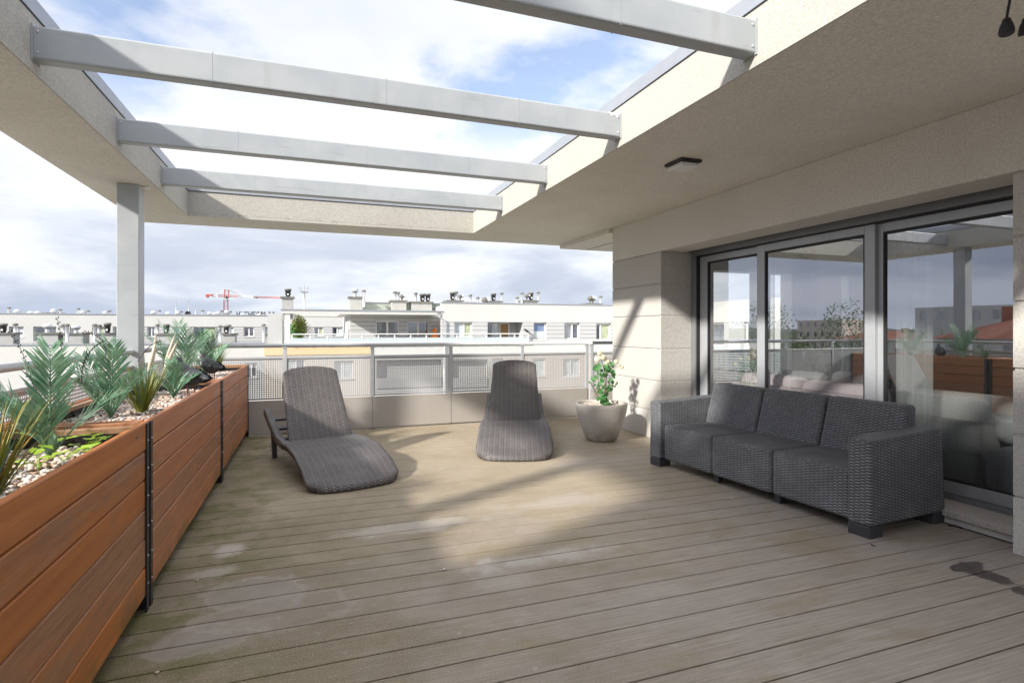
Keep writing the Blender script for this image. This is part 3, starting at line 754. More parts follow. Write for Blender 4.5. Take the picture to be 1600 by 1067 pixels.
def planter(y0, y1, label, glab, gz=0.745, fine=0.012, wm='wood'):
    r = thing('wooden_planter', label, 'planter', ((PX0+PX1)/2, (y0+y1)/2, 0), 'long wooden planters along the left railing')
    H = 0.126; z0 = 0.068
    for k, nm in enumerate(('front_panel', 'back_panel')):
        b = MB()
        for i in range(6):
            g0 = rnd.uniform(0, .003); x = (PX1 - 0.022) if k == 0 else PX0
            b.box(x + rnd.uniform(-.0015, .0015), x + 0.022 + rnd.uniform(-.0015, .0015), y0 + 0.004, y1 - 0.004, z0 + i*H + 0.0015, z0 + (i+1)*H - 0.002 - g0)
        b.build(nm, M[wm], r, bevel=0.006, bseg=2)
    b = MB()
    for i in range(6):
        for ye in (y0 + 0.004, y1 - 0.026): b.box(PX0 + 0.024, PX1 - 0.024, ye, ye + 0.022, z0 + i*H + 0.0015, z0 + (i+1)*H - 0.003)
    b.build('end_panel', M[wm], r, bevel=0.003)
    for xx, s_ in ((PX1 - 0.002, 1), (PX0 - 0.002, -1)):
        for ye, e in ((y0 - 0.002, 0), (y1 + 0.002, 1)):
            b = MB()
            xa, xb = (xx, xx + 0.006) if s_ > 0 else (xx - 0.004, xx + 0.002)
            ya, yb = (ye, ye + 0.034) if e == 0 else (ye - 0.034, ye)
            b.box(xa + (0.0025 if s_ > 0 else -0.0025), xb + (0.0025 if s_ > 0 else -0.0025), ya, yb, 0.0, 0.815)
            lx0, lx1 = (xx - 0.05, xx + 0.0005) if s_ > 0 else (xx, xx + 0.05)
            b.box(lx0, lx1, (ye - 0.005 if e == 0 else ye), (ye if e == 0 else ye + 0.005), 0.0, 0.812)
            leg = b.build('corner_post', M['black'], r)
            if s_ > 0:
                for zz in (0.12, 0.24, 0.37, 0.50, 0.62, 0.74):
                    b = MB(); b.ball((xx + 0.009, (ya+yb)/2, zz), 0.004, 6); b.build('screw', M['galv'], leg)
    b = MB()
    b.box(PX0 + 0.024, PX0 + 0.060, y0 + 0.03, y1 - 0.03, 0.79, 0.812); b.box(PX0 + 0.062, PX1 - 0.03, y1 - 0.066, y1 - 0.03, 0.782, 0.808)
    b.box(PX0 + 0.062, PX1 - 0.03, y0 + 0.03, y0 + 0.066, 0.782, 0.808)
    b.build('inner_batten', M['wood_raw'], r, bevel=0.003)
    # crumpled liner
    b = MB()
    def strip(p, q, nrm):
        n = max(6, int((Vector(q)-Vector(p)).length / 0.03)); P = []
        for zi in (0.66, 0.70, 0.735, 0.77, 0.79):
            row = []
            for i in range(n+1):
                u = i/n; x = p[0]+(q[0]-p[0])*u; yv = p[1]+(q[1]-p[1])*u
                o = noise.noise((x*22, yv*22, zi*26))*0.012 + 0.014
                row.append((x+nrm[0]*o, yv+nrm[1]*o, zi + noise.noise((x*15, yv*15, 3))*0.012))
            P.append(row)
        b.grid(P)
    strip((PX0+.03, y0+.04), (PX0+.03, y1-.07), (1, 0)); strip((PX0+.03, y1-.07), (PX1-.03, y1-.07), (0, -1)); strip((PX1-.03, y0+.04), (PX1-.03, y1-.07), (-1, 0)); strip((PX0+.03, y0+.07), (PX1-.03, y0+.07), (0, 1))
    b.build('liner', M['liner'], r)
    b = MB(); b.box(PX0+0.03, PX1-0.03, y0+0.04, y1-0.04, 0.60, gz - 0.012); b.build('soil', M['stem'], r)
    # gravel bed
    b = MB(); n = int((y1-y0) * 0.5 / (fine*fine*2.2))
    for _ in range(min(n, 3600)):
        x = rnd.uniform(PX0+0.045, PX1-0.04); yv = rnd.uniform(max(y0, 1.2)+0.06, y1-0.08)
        pebble(b, x, yv, gz - 0.008 + 0.016*noise.noise((x*5, yv*5, 1)) + rnd.uniform(-.004, .006), fine * rnd.uniform(0.55, 1.25))
    g_ = b.build('gravel', M['gravel']); g_.data.transform(Matrix.Translation((0.955, -(y0+y1)/2, 0))); g_.location = (-0.955, (y0+y1)/2, 0)
    tag(g_, glab, 'gravel', kind='stuff')
planter(0.72, 2.83, 'nearest orange stained wooden planter with the big palm and weeds', 'pink and white gravel in the nearest planter with lime weeds')
planter(2.86, 4.98, 'middle orange stained wooden planter holding pampas plumes and the larger bird decoy', 'pinkish gravel in the middle planter', 0.755, wm='wood_pink')
planter(5.01, 7.02, 'farthest reddish wooden planter ending at the far railing', 'pinkish gravel in the farthest planter', 0.765, wm='wood_pink')
# ------------------------------------------------------------------ plants
def frond(b, base, az, tilt, L, leaf, n=19, droop=0.6, w_=0.009, roll=0.0):
    """feather frond: rachis arc with paired long leaflets"""
    h = Vector((math.cos(az), math.sin(az), 0)); P = []; d0 = tilt
    p = Vector(base); steps = 14
    for i in range(steps+1):
        P.append(p.copy()); a = d0 - droop * (i/steps)**1.5
        p = p + (h*math.cos(a) + Vector((0, 0, 1))*math.sin(a)) * (L/steps)
    b.tube(P, [0.0045*(1-0.75*i/steps) for i in range(steps+1)], 5, cap=False)
    side0 = Vector((-math.sin(az), math.cos(az), 0))
    for k in range(n):
        u = 0.26 + 0.72*k/(n-1); i = min(int(u*steps), steps-1); c = P[i].lerp(P[i+1], u*steps - i)
        tg = (P[i+1]-P[i]).normalized(); nm = side0.cross(tg).normalized() * -1
        w = w_ * 0.5
        ll = leaf * (0.55 + 0.45*math.sin(math.pi*min(1, (u-0.15)/0.8))) * rnd.uniform(0.85, 1.1)
        for sgn in (-1, 1):
            sd = (side0*math.cos(roll) + nm*math.sin(roll))*sgn
            an = R(rnd.uniform(32, 46)) * (1 - 0.25*u)
            dr = (tg*math.cos(an) + sd*math.sin(an) + nm*rnd.uniform(0.0, 0.22)).normalized()
            wv = dr.cross(nm).normalized() * w * rnd.uniform(.8, 1.2)
            sag = Vector((0, 0, -1))*ll*rnd.uniform(0.02, 0.16)
            a1 = c + dr*ll*0.35; a2 = c + dr*ll*0.72 + sag*0.4; a3 = c + dr*ll + sag
            b.face([c - wv*0.3, a1 - wv, a1, c], sm=False); b.face([c, a1, a1 + wv, c + wv*0.3], sm=False)
            b.face([a1 - wv, a2 - wv*0.75, a2 + nm*0.0005, a1]); b.face([a1, a2 + nm*0.0005, a2 + wv*0.75, a1 + wv])
            b.face([a2 - wv*0.75, a3, a2 + nm*0.0005]); b.face([a2 + nm*0.0005, a3, a2 + wv*0.75])
def palm(base, H, label, specs, leaf=0.17, w=0.009):
    r = thing('palm_plant', label, 'plant', base, 'palm plants in the wooden planters')
    for az, tilt, k in specs:
        b = MB(); frond(b, base, R(az), R(tilt), H*k, leaf*k, w_=w, droop=rnd.uniform(.3, .7), roll=rnd.uniform(-.3, .3)); b.build('frond', M['palm'], r)
    b = MB()
    for _ in range(9):
        a = rnd.uniform(0, 6.28); q = Vector(base); d = Vector((math.cos(a), math.sin(a), rnd.uniform(1.0, 3))).normalized()
        L = rnd.uniform(.10, .16); s_ = Vector((-math.sin(a), math.cos(a), 0))*0.008
        b.face([q-s_, q+d*L*.6-s_*1.2, q+d*L, q+d*L*.6+s_*1.2, q+s_])
    b.build('leaf_base', M['palm'], r)
    return r
def blades(base, H, n, label, mats, name='grass_tuft', spread=0.5, w=0.006, cat='plant', group=None, curl=0.6):
    r = thing(name, label, cat, base, group)
    for mi, m_ in enumerate(mats):
        b = MB()
        for _ in range(n // len(mats)):
            a = rnd.uniform(0, 2*math.pi); t0 = rnd.uniform(0.05, spread); L = H*rnd.uniform(.6, 1.08); c = rnd.uniform(.1, curl)
            q = Vector(base) + Vector((math.cos(a), math.sin(a), 0))*rnd.uniform(0, .022)
            sv = Vector((-math.sin(a), math.cos(a), 0)); pts = []; N = 7
            for i in range(N+1):
                pts.append(q.copy()); th = t0 + c*(i/N)**2
                q = q + Vector((math.cos(a)*math.sin(th), math.sin(a)*math.sin(th), math.cos(th)))*L/N
            P = []
            for i, p in enumerate(pts):
                ww = w*(1-(i/N)**1.6)*(.7+.3*min(1, i/2)) + 0.0003; k = Vector((math.cos(a), math.sin(a), 0.3))*ww*.45
                P.append([p - sv*ww + k, p, p + sv*ww + k])
            b.grid(P)
        b.build('blades', m_, r)
    return r
palm((-0.92, 2.56, 0.74), 0.40, 'large blue green palm beside lime weeds in the nearest planter',
     [(-70, 84, 1.0), (190, 68, .95), (110, 82, 1.12), (150, 56, .85), (15, 58, .8), (-95, 60, .75), (240, 60, .8)], 0.145, 0.0095)
palm((-1.00, 3.52, 0.75), 0.40, 'tall blue green palm at the near end of the middle planter',
     [(-70, 76, 1.05), (180, 66, 1.0), (110, 80, 1.1), (200, 82, 1.1), (10, 62, .85), (-40, 60, .8), (-110, 50, .8), (140, 62, 1.0)], 0.14, 0.0095)
palm((-0.88, 4.36, 0.755), 0.27, 'small blue green palm next to the larger bird decoy',
     [(-70, 74, 1.0), (180, 62, .9), (110, 76, 1.0), (20, 58, .8), (-110, 55, .8), (70, 62, .9)], 0.10, 0.009)
palm((-1.05, 5.55, 0.765), 0.50, 'bushy palm at the near end of the farthest planter',
     [(-70, 70, 1.0), (180, 66, 1.0), (110, 78, 1.1), (200, 80, 1.1), (10, 56, .9), (-40, 72, 1.0), (-110, 52, .9), (140, 56, .9), (50, 66, 1.0)], 0.15, 0.009)
palm((-0.98, 6.25, 0.765), 0.46, 'pale palm in the middle of the farthest planter behind the small bird decoy',
     [(-70, 72, 1.0), (180, 66, 1.0), (110, 78, 1.0), (220, 60, .9), (10, 60, .9), (-30, 80, 1.0), (60, 58, .9)], 0.14, 0.009)
blades((-0.86, 2.00, 0.74), 0.31, 130, 'yellow green grass tuft at the left edge of the nearest planter', [M['grass_y'], M['grass_y'], M['grass_y'], M['grass_g'], M['grass_o']], spread=.6, w=0.0042, curl=.9)
blades((-0.89, 3.66, 0.75), 0.31, 80, 'olive grass tuft right of the tall palm in the middle planter', [M['grass_y'], M['grass_y'], M['grass_g']], spread=.6, w=0.006)
blades((-1.08, 4.55, 0.75), 0.26, 120, 'grey green grass clump around the pampas plumes', [M['grass_g']], spread=.8, w=0.003, curl=.9)
blades((-1.02, 5.05 + .2, 0.76), 0.30, 90, 'grey green fine grass at the start of the farthest planter', [M['grass_g']], spread=.7, w=0.003, curl=.8)
blades((-0.96, 6.72, 0.765), 0.36, 90, 'olive grass tuft at the far end of the farthest planter', [M['grass_y'], M['grass_g']], spread=.5, w=0.005)
def plume(x, y, lean, az, H, label):
    r = thing('pampas_plume', label, 'plant', (x, y, .75), 'cream pampas plumes in the middle planter')
    d = Vector((math.cos(az)*math.sin(lean), math.sin(az)*math.sin(lean), math.cos(lean))); q = Vector((x, y, .75))
    b = MB(); b.tube([q, q+d*H*.55], .002, 5); b.build('stalk', M['plume'], r)
    b = MB()
    pts = [q+d*H*(.45+.55*i/8) for i in range(9)]
    b.tube(pts, [.004, .010, .013, .014, .013, .011, .009, .006, .002], 8)
    for _ in range(260):
        u = rnd.random(); p = q+d*H*(.45+.55*u); a = rnd.uniform(0, 6.28); o = Vector((math.cos(a), math.sin(a), .9)).normalized()
        L = .026*(1-.5*u); s_ = d.cross(o).normalized()*.0012
        b.face([p-s_, p+s_, p+(o+d*1.3).normalized()*L])
    b.build('feather', M['plume'], r)
for i, (x, y, l, a, H, lb) in enumerate(((-1.17, 4.02, .06, 1.0, .34, 'left cream pampas plume of the upright pair behind the olive grass'), (-1.13, 4.12, .05, 2.2, .32, 'right cream pampas plume of the upright pair behind the olive grass'),
        (-1.10, 4.50, .22, 0.3, .34, 'cream pampas plume leaning right in the middle of the plume clump'), (-1.06, 4.62, .38, 0.0, .36, 'cream pampas plume leaning far right, lowest of the clump'),
        (-1.12, 4.74, .12, 0.2, .38, 'tallest cream pampas plume near the planter joint'), (-1.09, 4.84, .30, -0.2, .40, 'cream pampas plume leaning right beside the planter joint'))):
    plume(x, y, l, a, H*1.15, lb)
def twig(base, tip, label, bend=0.05):
    q0, q1 = Vector(base), Vector(tip); r = thing('bare_twig', label, 'twig', base, 'bare dark twigs with buds')
    m_ = (q0+q1)/2 + Vector((rnd.uniform(-bend, bend), rnd.uniform(-bend, bend), bend))
    P = [q0*(1-u)**2 + m_*2*u*(1-u) + q1*u*u for u in [i/14 for i in range(15)]]
    b = MB(); b.tube(P, [.0022*(1-.6*i/14) for i in range(15)], 5); b.build('stick', M['twig'], r)
    b = MB()
    for k in range(4, 15):
        for s_ in (-1, 1): b.ball(P[k]+Vector((.004*s_, .003, .003*s_)), .0026, 6, (1, 1, 1.6))
    b.build('bud', M['twig'], r)
def tw(u0, v0, y0, u1, v1, y1, label): twig(atY(u0, v0, y0), atY(u1, v1, y1), label)
tw(62, 660, 2.6, 15, 518, 2.75, 'dark twig leaning left above the big palm')
tw(85, 640, 2.7, 89, 497, 2.75, 'tall upright dark twig above the big palm')
tw(128, 600, 2.9, 164, 532, 3.0, 'dark budded twig leaning right of the big palm')
tw(165, 560, 3.3, 131, 518, 3.3, 'dark twig tip leaning left by the white column')
tw(215, 565, 3.9, 250, 533, 4.0, 'thin dark twig leaning right beside the white column')
tw(290, 560, 5.3, 262, 522, 5.4, 'thin dark twig over the pampas plumes')
tw(335, 560, 6.0, 300, 515, 6.1, 'thin dark twig above the farthest planter, leaning left')
def weed(base, label, n=5, s=0.05):
    r = thing('weed', label, 'plant', base, 'lime green weeds in the gravel')
    b = MB(); st_ = MB()
    for k in range(n):
        a = rnd.uniform(0, 6.28); L = s*rnd.uniform(.5, 1.1); e = Vector(base)+Vector((math.cos(a)*L*.7, math.sin(a)*L*.7, rnd.uniform(.02, .05)))
        st_.tube([base, (Vector(base)+e)/2+Vector((0, 0, .008)), e], .0012, 4)
        d = Vector((math.cos(a), math.sin(a), rnd.uniform(-.1, .4))).normalized(); q = Vector((-math.sin(a), math.cos(a), 0)); W = L*.34
        b.grid([[e - q*.001, e, e + q*.001], [e+d*L*.35-q*W+Vector((0,0,.006)), e+d*L*.35, e+d*L*.35+q*W+Vector((0,0,.006))], [e+d*L*.8-q*W*.7, e+d*L*.8+Vector((0,0,.004)), e+d*L*.8+q*W*.7], [e+d*L*1.15, e+d*L*1.15, e+d*L*1.15]])
    b.build('leaves', M['lime'], r); st_.build('stalks', M['lime'], r)
weed((-0.97, 2.72, .75), 'lime weed with a tall round leaf behind the palm base', 6, .06)
weed((-0.83, 2.62, .75), 'lime weed close to the front board, right of the palm', 6, .07)
weed((-0.83, 2.42, .75), 'lime weed sprawling over the front board edge', 7, .07)
weed((-0.86, 2.30, .75), 'low lime weed lying on the gravel in front of the palm', 6, .055)
weed((-0.82, 2.74, .75), 'small lime weed near the end batten', 5, .045)

# bird decoys
def pigeon(base, label, s=1.0, rz=0.0, up=False):
    r = thing('bird_decoy', label, 'bird figure', base, 'dark bird decoys on the planters', rz); r.scale = (0.92, 1.22, 1.12)
    # body along +x (head) in local space
    b = MB()
    prof = [(-.150, .105, .004, .008), (-.110, .108, .018, .010), (-.06, .105, .040, .034), (0.0, .100, .056, .055), (.05, .108, .056, .060), (.09, .128, .044, .050), (.112, .152, .030, .032), (.122, .176, .025, .026), (.134, .192, .023, .022), (.150, .192, .014, .013), (.158, .190, .003, .003)]
    rings = []
    for x, z, w_, h_ in prof:
        rings.append([(x*s, math.cos(2*math.pi*j/14)*w_*s, (z + math.sin(2*math.pi*j/14)*h_)*s) for j in range(14)])
    b.grid(rings, closed_v=True); b.build('body', M['bird'], r, world=False)
    for sd in (-1, 1):
        b = MB(); P = []
        for i in range(9):
            u = i/8; x = .075 - .245*u; wz = .110 - .012*u; hh = .044*math.sin(math.pi*min(1, u*.9+.12))**.7
            P.append([(x*s, sd*(.058*(1-u*.72)+.002)*s*math.cos(q)*1.0 + sd*.0015, (wz + hh*math.sin(q))*s) for q in [-1.1+2.3*j/5 for j in range(6)]])
        b.grid(P); b.build('wing', M['bird'], r, world=False)
        b = MB(); b.tube([(.01*s, sd*.02*s, .055*s), (.015*s, sd*.022*s, 0.002)], .004*s, 6)
        for q in (-.6, 0, .6): b.tube([(.015*s, sd*.022*s, .003), ((.015+.03*math.cos(q))*s, (sd*.022+.03*math.sin(q))*s, .002)], .0028*s, 5)
        b.build('leg', M['pinkbird'], r, world=False)
    b = MB(); b.tube([(.154*s, 0, .190*s), (.170*s, 0, .184*s), (.178*s, 0, .176*s)], [.006*s, .0045*s, .001*s], 7); b.build('beak', M['black'], r, world=False)
pigeon((-0.79, 4.50, .755), 'larger charcoal bird decoy at the joint of the middle and farthest planters', 1.12, R(140))
pigeon((-0.84, 5.72, .765), 'smaller charcoal bird decoy in the farthest planter', 1.0, R(135))

# ------------------------------------------------------------------ wicker sofa
ws = thing('wicker_sofa', 'graphite wicker three seat garden sofa before the sliding door', 'garden sofa', (3.055, 2.33, 0), rz=math.atan2(0.150, 2.0))
SL = 2.02
def soft(mb, name, m_, parent, bev=0.018, seg=3):
    o = mb.build(name, m_, parent, world=False, bevel=bev, bseg=seg, uv=True)
    return o
for ya, yb in ((0.0, 0.145), (SL-0.145, SL)):
    b = MB()
    # slightly tapered arm block: top narrower in depth
    x0, x1 = 0.0, 0.74
    V = [(x0, ya, .07), (x1, ya, .07), (x1, yb, .07), (x0, yb, .07), (x0+.005, ya+.004, .575), (x1-.03, ya+.004, .60), (x1-.03, yb-.004, .60), (x0+.005, yb-.004, .575)]
    i = len(b.v); b.v += V
    for f in ((0,3,2,1),(4,5,6,7),(0,1,5,4),(1,2,6,5),(2,3,7,6),(3,0,4,7)): b.f.append(tuple(i+k for k in f)); b.uv.append(None); b.smooth.append(False)
    arm = soft(b, 'armrest', M['wick_sofa'], ws, .016)
    for xa in (0.004, x1-.124):
        c = MB(); c.box(xa, xa+.12, ya+.004, yb-.004, 0.0, .0695); c.build('foot', M['resin'], ws, world=False, bevel=.006)
mw = (SL - 0.29) / 3
for k in range(3):
    ya = 0.147 + k*mw; yb = ya + mw - .004
    b = MB(); b.box(0.035, .60, ya, yb, .065, .375); o = soft(b, 'seat', M['wick_sofa'], ws, .03, 4)
    b = MB(); i = 0
    V = [(.50, ya, .33), (.69, ya, .33), (.69, yb, .33), (.50, yb, .33), (.61, ya+.004, .728), (.71, ya+.004, .728), (.71, yb-.004, .728), (.61, yb-.004, .728)]
    b.v += V
    for f in ((0,3,2,1),(4,5,6,7),(0,1,5,4),(1,2,6,5),(2,3,7,6),(3,0,4,7)): b.f.append(f); b.uv.append(None); b.smooth.append(False)
    soft(b, 'backrest', M['wick_sofa'], ws, .028, 4)
    c = MB(); c.box(.62, .70, ya+.01, yb-.01, .02, .33); c.build('rear_rail', M['resin'], ws, world=False)
    if k:
        c = MB(); c.box(.09, .14, ya-.03, ya+.02, 0.0, .063); c.build('foot', M['resin'], ws, world=False, bevel=.004)

# ------------------------------------------------------------------ sun loungers
def lerp_tab(tab, s):
    for (a, za), (b_, zb) in zip(tab[:-1], tab[1:]):
        if s <= b_:
            u = (s-a)/(b_-a); u2 = u*u*(3-2*u)*0.35 + u*0.65; return za + (zb-za)*u2
    return tab[-1][1]
def lounger():
    r = thing('sun_lounger', '', 'sun lounger', (0, 0, 0), 'wicker sun loungers')
    tab = [(0.0, .040), (.10, .072), (.30, .150), (.55, .215), (.80, .232), (1.02, .215), (1.30, .225), (1.60, .315), (1.86, .405)]
    tw_ = [(0.0, .21), (.025, .262), (.07, .308), (.16, .340), (.5, .352), (1.0, .345), (1.86, .335)]
    # seat surface with rounded foot end and rolled edge
    def HW(s_): return lerp_tab([(0, .362), (.5, .356), (1.0, .345), (1.86, .335)], s_) - .060*max(0, 1 - s_/.13)**2.6
    def shell(s0, s1, hw_in, mat_, name, n=26, thick=.035):
        b = MB(); P = []; U = []
        for i in range(n+1):
            s_ = s0 + (s1-s0)*i/n; z = lerp_tab(tab, s_); hw = HW(s_)
            if hw_in is not None: hw = hw_in
            row = []; ur = []
            bk_ = lambda q: (.035*q*q + .035*abs(q)**8)*max(0, 1 - s_/.34)**1.5
            xs = [-1, -.985, -.95, -.85, -.6, -.3, 0, .3, .6, .85, .95, .985, 1]
            row.append((-hw+.012, s_ + bk_(1), z-thick)); ur.append((-hw-.05, s_))
            for q in xs:
                row.append((q*hw, s_ + bk_(q), z - .016*abs(q)**6 + .012*(q*q))); ur.append((q*hw, s_))
            row.append((hw-.012, s_ + bk_(1), z-thick)); ur.append((hw+.05, s_))
            P.append(row); U.append(ur)
        # foot lip curling down
        lip = []
        for (dy, dz) in ((-.012, -.022), (-.004, -.05)):
            lip.append(([(p[0]*.98, p[1]+dy, .020 if dz > -.03 else .004) for p in P[0]], [(u[0], s0+dz) for u in U[0]]))
        if s0 == 0:
            P = [lip[1][0], lip[0][0]] + P; U = [lip[1][1], lip[0][1]] + U
        b.grid(P, U); return b.build(name, mat_, r, world=False)
    sh = shell(0.0, 1.06, None, M['wick_lounge'], 'seat', 70)
    so_ = sh.modifiers.new('thick', 'SOLIDIFY'); so_.thickness = .012; so_.offset = -1
    # side rails: continuous from foot to head
    for sd in (-1, 1):
        b = MB(); P = []; U = []
        for i in range(41):
            s_ = .40 + 1.48*i/40; z = lerp_tab(tab, s_); hw = HW(s_) - (.006 if s_ < 1.0 else 0); wi = .058 if s_ > 1.02 else .030
            o0, o1 = (hw+.004)*sd, (hw - wi)*sd; zt = z + (.012 if s_ > 1.02 else -.018)
            dp = .050
            rd = 0.0
            P.append([(o1, s_, z-dp), (o1, s_, zt-.004), (o1+.006*sd, s_, zt), (o0-.006*sd, s_, zt), (o0, s_, zt-.006), (o0, s_, z-dp)]); U.append([(0, s_), (.03, s_), (.036, s_), (.08, s_), (.09, s_), (.16, s_)])
        b.grid(P, U, closed_v=False)
        for R_ in (P[0], P[-1]): b.face(R_)
        b.face([P[0][0], P[0][5], P[0][5], P[0][0]]) if False else None
        b.build('side_rail', M['wick_lounge'], r, world=False)
    # under-skirt: dark edge
    b = MB(); P = []
    for i in range(31):
        s_ = 0.16 + .88*i/30; z = lerp_tab(tab, s_); hw = HW(s_) - .05
        P.append([(-hw, s_, max(.004, z-.065)), (hw, s_, max(.004, z-.065))])
    b.grid(P); b.build('underside', M['resin'], r, world=False)
    # backrest
    b = MB(); P = []; U = []
    n = 22; s0, z0 = 1.03, .205; L = .735
    pts = []; s_, z_ = s0, z0
    for i in range(n+1):
        pts.append((s_, z_)); a = R(60 - 6*math.sin(math.pi*i/n) + 4*(i/n)); s_ += math.cos(a)*L/n; z_ += math.sin(a)*L/n
    for i, (s_, z_) in enumerate(pts):
        u = i/n; hw = .288 - .036*u; row = []; ur = []
        for q in [-1+2*j/14 for j in range(15)]:
            edge = .012*abs(q)**5; crown = .030*(1-q*q)*max(0, (u-.80)/.20) - (.020*abs(q)**8*max(0, (u-.85)/.15))
            row.append((q*hw, s_ - edge*-.6 + .022*(1-q*q)*.8 + crown*.5, z_ + crown)); ur.append((q*hw, u*L))
        P.append(row); U.append(ur)
    b.grid(P, U); bk = b.build('backrest', M['wick_lounge'], r, world=False)
    so_ = bk.modifiers.new('thick', 'SOLIDIFY'); so_.thickness = .030; so_.offset = 0
    bv = bk.modifiers.new('bevel', 'BEVEL'); bv.width = .008; bv.segments = 2; bv.angle_limit = R(50)
    # support strut and cross slats behind the backrest
    b = MB(); b.box(-.22, -.19, 1.32, 1.36, .20, .50); b.box(.19, .22, 1.32, 1.36, .20, .50); b.box(-.22, .22, 1.33, 1.35, .47, .50); b.build('prop', M['resin'], r, world=False)
    for s_ in (1.30, 1.50, 1.70):
        z = lerp_tab(tab, s_); b = MB(); b.box(-.285, .285, s_-.035, s_+.035, z-.03, z-.008); b.build('cross_slat', M['resin'], r, world=False, bevel=.004)
    for sd in (-1, 1):
        for s_ in (1.50,):
            z = lerp_tab(tab, s_)-.07; x = .315*sd
            b = MB(); i = len(b.v)
            b.v += [(x-.02, s_-.045, 0), (x+.02, s_-.045, 0), (x+.02, s_+.005, 0), (x-.02, s_+.005, 0), (x-.02, s_-.02, z+.02), (x+.02, s_-.02, z+.02), (x+.02, s_+.06, z+.02), (x-.02, s_+.06, z+.02)]
            for f in ((0,3,2,1),(4,5,6,7),(0,1,5,4),(1,2,6,5),(2,3,7,6),(3,0,4,7)): b.f.append(tuple(i+k for k in f)); b.uv.append(None); b.smooth.append(False)
            b.build('leg', M['resin'], r, world=False, bevel=.004)
    return r
la = lounger(); la['label'] = 'brown grey wicker sun lounger on the left, turned towards the planters'
la.location = (0.355, 4.40, 0); la.rotation_euler = (0, 0, R(14.5))
lb = copy_tree(la); lb['label'] = 'brown grey wicker sun lounger in the centre facing the camera'
lb.location = (1.78, 4.84, 0); lb.rotation_euler = (0, 0, R(-20))

# ------------------------------------------------------------------ pot and geranium
PC = (3.035, 5.47, 0)
pt = thing('concrete_pot', 'round pale concrete pot standing against the right pillar', 'flower pot', PC)
b = MB(); b.lathe(PC, [(0.001, 0), (.150, 0), (.168, .012), (.205, .09), (.245, .20), (.272, .30), (.285, .38), (.288, .405), (.280, .412), (.262, .412), (.252, .40), (.245, .34), (.001, .34)], 48)
b.build('body', M['pot'], pt)
b = MB()
for _ in range(900):
    a = rnd.uniform(0, 6.28); q = .245*math.sqrt(rnd.random()); pebble(b, PC[0]+q*math.cos(a), PC[1]+q*math.sin(a), .378, .011*rnd.uniform(.6, 1.3))
g_ = b.build('gravel', M['gravel']); g_.data.transform(Matrix.Translation((-PC[0], -PC[1], 0))); g_.location = PC
tag(g_, 'pink gravel filling the concrete pot', 'gravel', kind='stuff')
gp = thing('geranium', 'leggy geranium with cream flower heads growing in the concrete pot', 'plant', (PC[0], PC[1], .375))
stems = []
def px(u, v, dy=0.0): return atY(u, v, PC[1]-.02+dy)
stem_px = [[(943, 630), (946, 600), (944, 578), (938, 556)], [(945, 630), (947, 608), (948, 585), (949, 566)], [(943, 629), (937, 608), (934, 590), (936, 560)],
           [(940, 628), (930, 612), (923, 598)], [(946, 629), (951, 606), (953, 588), (950, 578)], [(948, 585), (957, 572), (965, 566)], [(949, 580), (962, 572), (972, 574)]]
b = MB()
for k, sp in enumerate(stem_px):
    P = [px(u, v, (k % 3 - 1)*.03*i) for i, (u, v) in enumerate(sp)]; b.tube(P, [.0055, .0045, .0035, .002][:len(P)] if k < 5 else .0018, 6)
b.build('stem', M['stem'], gp)
def leafdisc(b, c, r, nrm):
    nrm = nrm.normalized(); a = nrm.orthogonal().normalized(); q = nrm.cross(a); n = 12; rot = rnd.uniform(0, 6.28)
    rim = []
    for j in range(n):
        th = 2*math.pi*j/n; rr = r*(1 + .10*math.cos(5*th)); rr *= .45 if j == 0 else 1
        rim.append(c + (a*math.cos(th+rot)+q*math.sin(th+rot))*rr + nrm*(.18*r*(1 if j % 2 else .4)))
    for j in range(n): b.face([c, rim[j], rim[(j+1) % n]], sm=True)
b = MB()
for (u, v, r_) in [(934, 573, .032), (931, 580, .028), (948, 574, .034), (954, 578, .030), (958, 586, .026), (952, 569, .026), (943, 590, .030), (941, 597, .028), (929, 592, .024), (958, 594, .026), (962, 600, .018),
                   (944, 606, .026), (938, 612, .024), (951, 611, .028), (946, 617, .022), (939, 624, .040), (952, 628, .024), (933, 603, .018), (925, 594, .016), (950, 600, .020), (938, 583, .020), (946, 583, .022), (955, 606, .018), (948, 622, .02)]:
    for q in range(4):
        c = px(u + rnd.uniform(-4.5, 4.5), v + rnd.uniform(-5, 5), rnd.uniform(-.06, .06))
        leafdisc(b, c, r_*rnd.uniform(.75, 1.05), Vector((rnd.uniform(-.6, .4), -1, rnd.uniform(.1, 1.1))))
b.build('leaves', M['gera'], gp)
for (u, v, r_) in [(938, 551, .030), (934, 561, .034), (942, 558, .028), (949, 566, .030), (946, 560, .016), (963, 565, .022), (971, 573, .024)]:
    b = MB(); c = px(u, v, rnd.uniform(-.02, .02))
    for _ in range(44):
        d = Vector((rnd.gauss(0, 1), rnd.gauss(0, 1), rnd.gauss(0, 1))).normalized(); leafdisc(b, c + d*r_*.9, .0105, d + Vector((0, -.5, .3)))
    b.build('flower_head', M['petal'], gp)

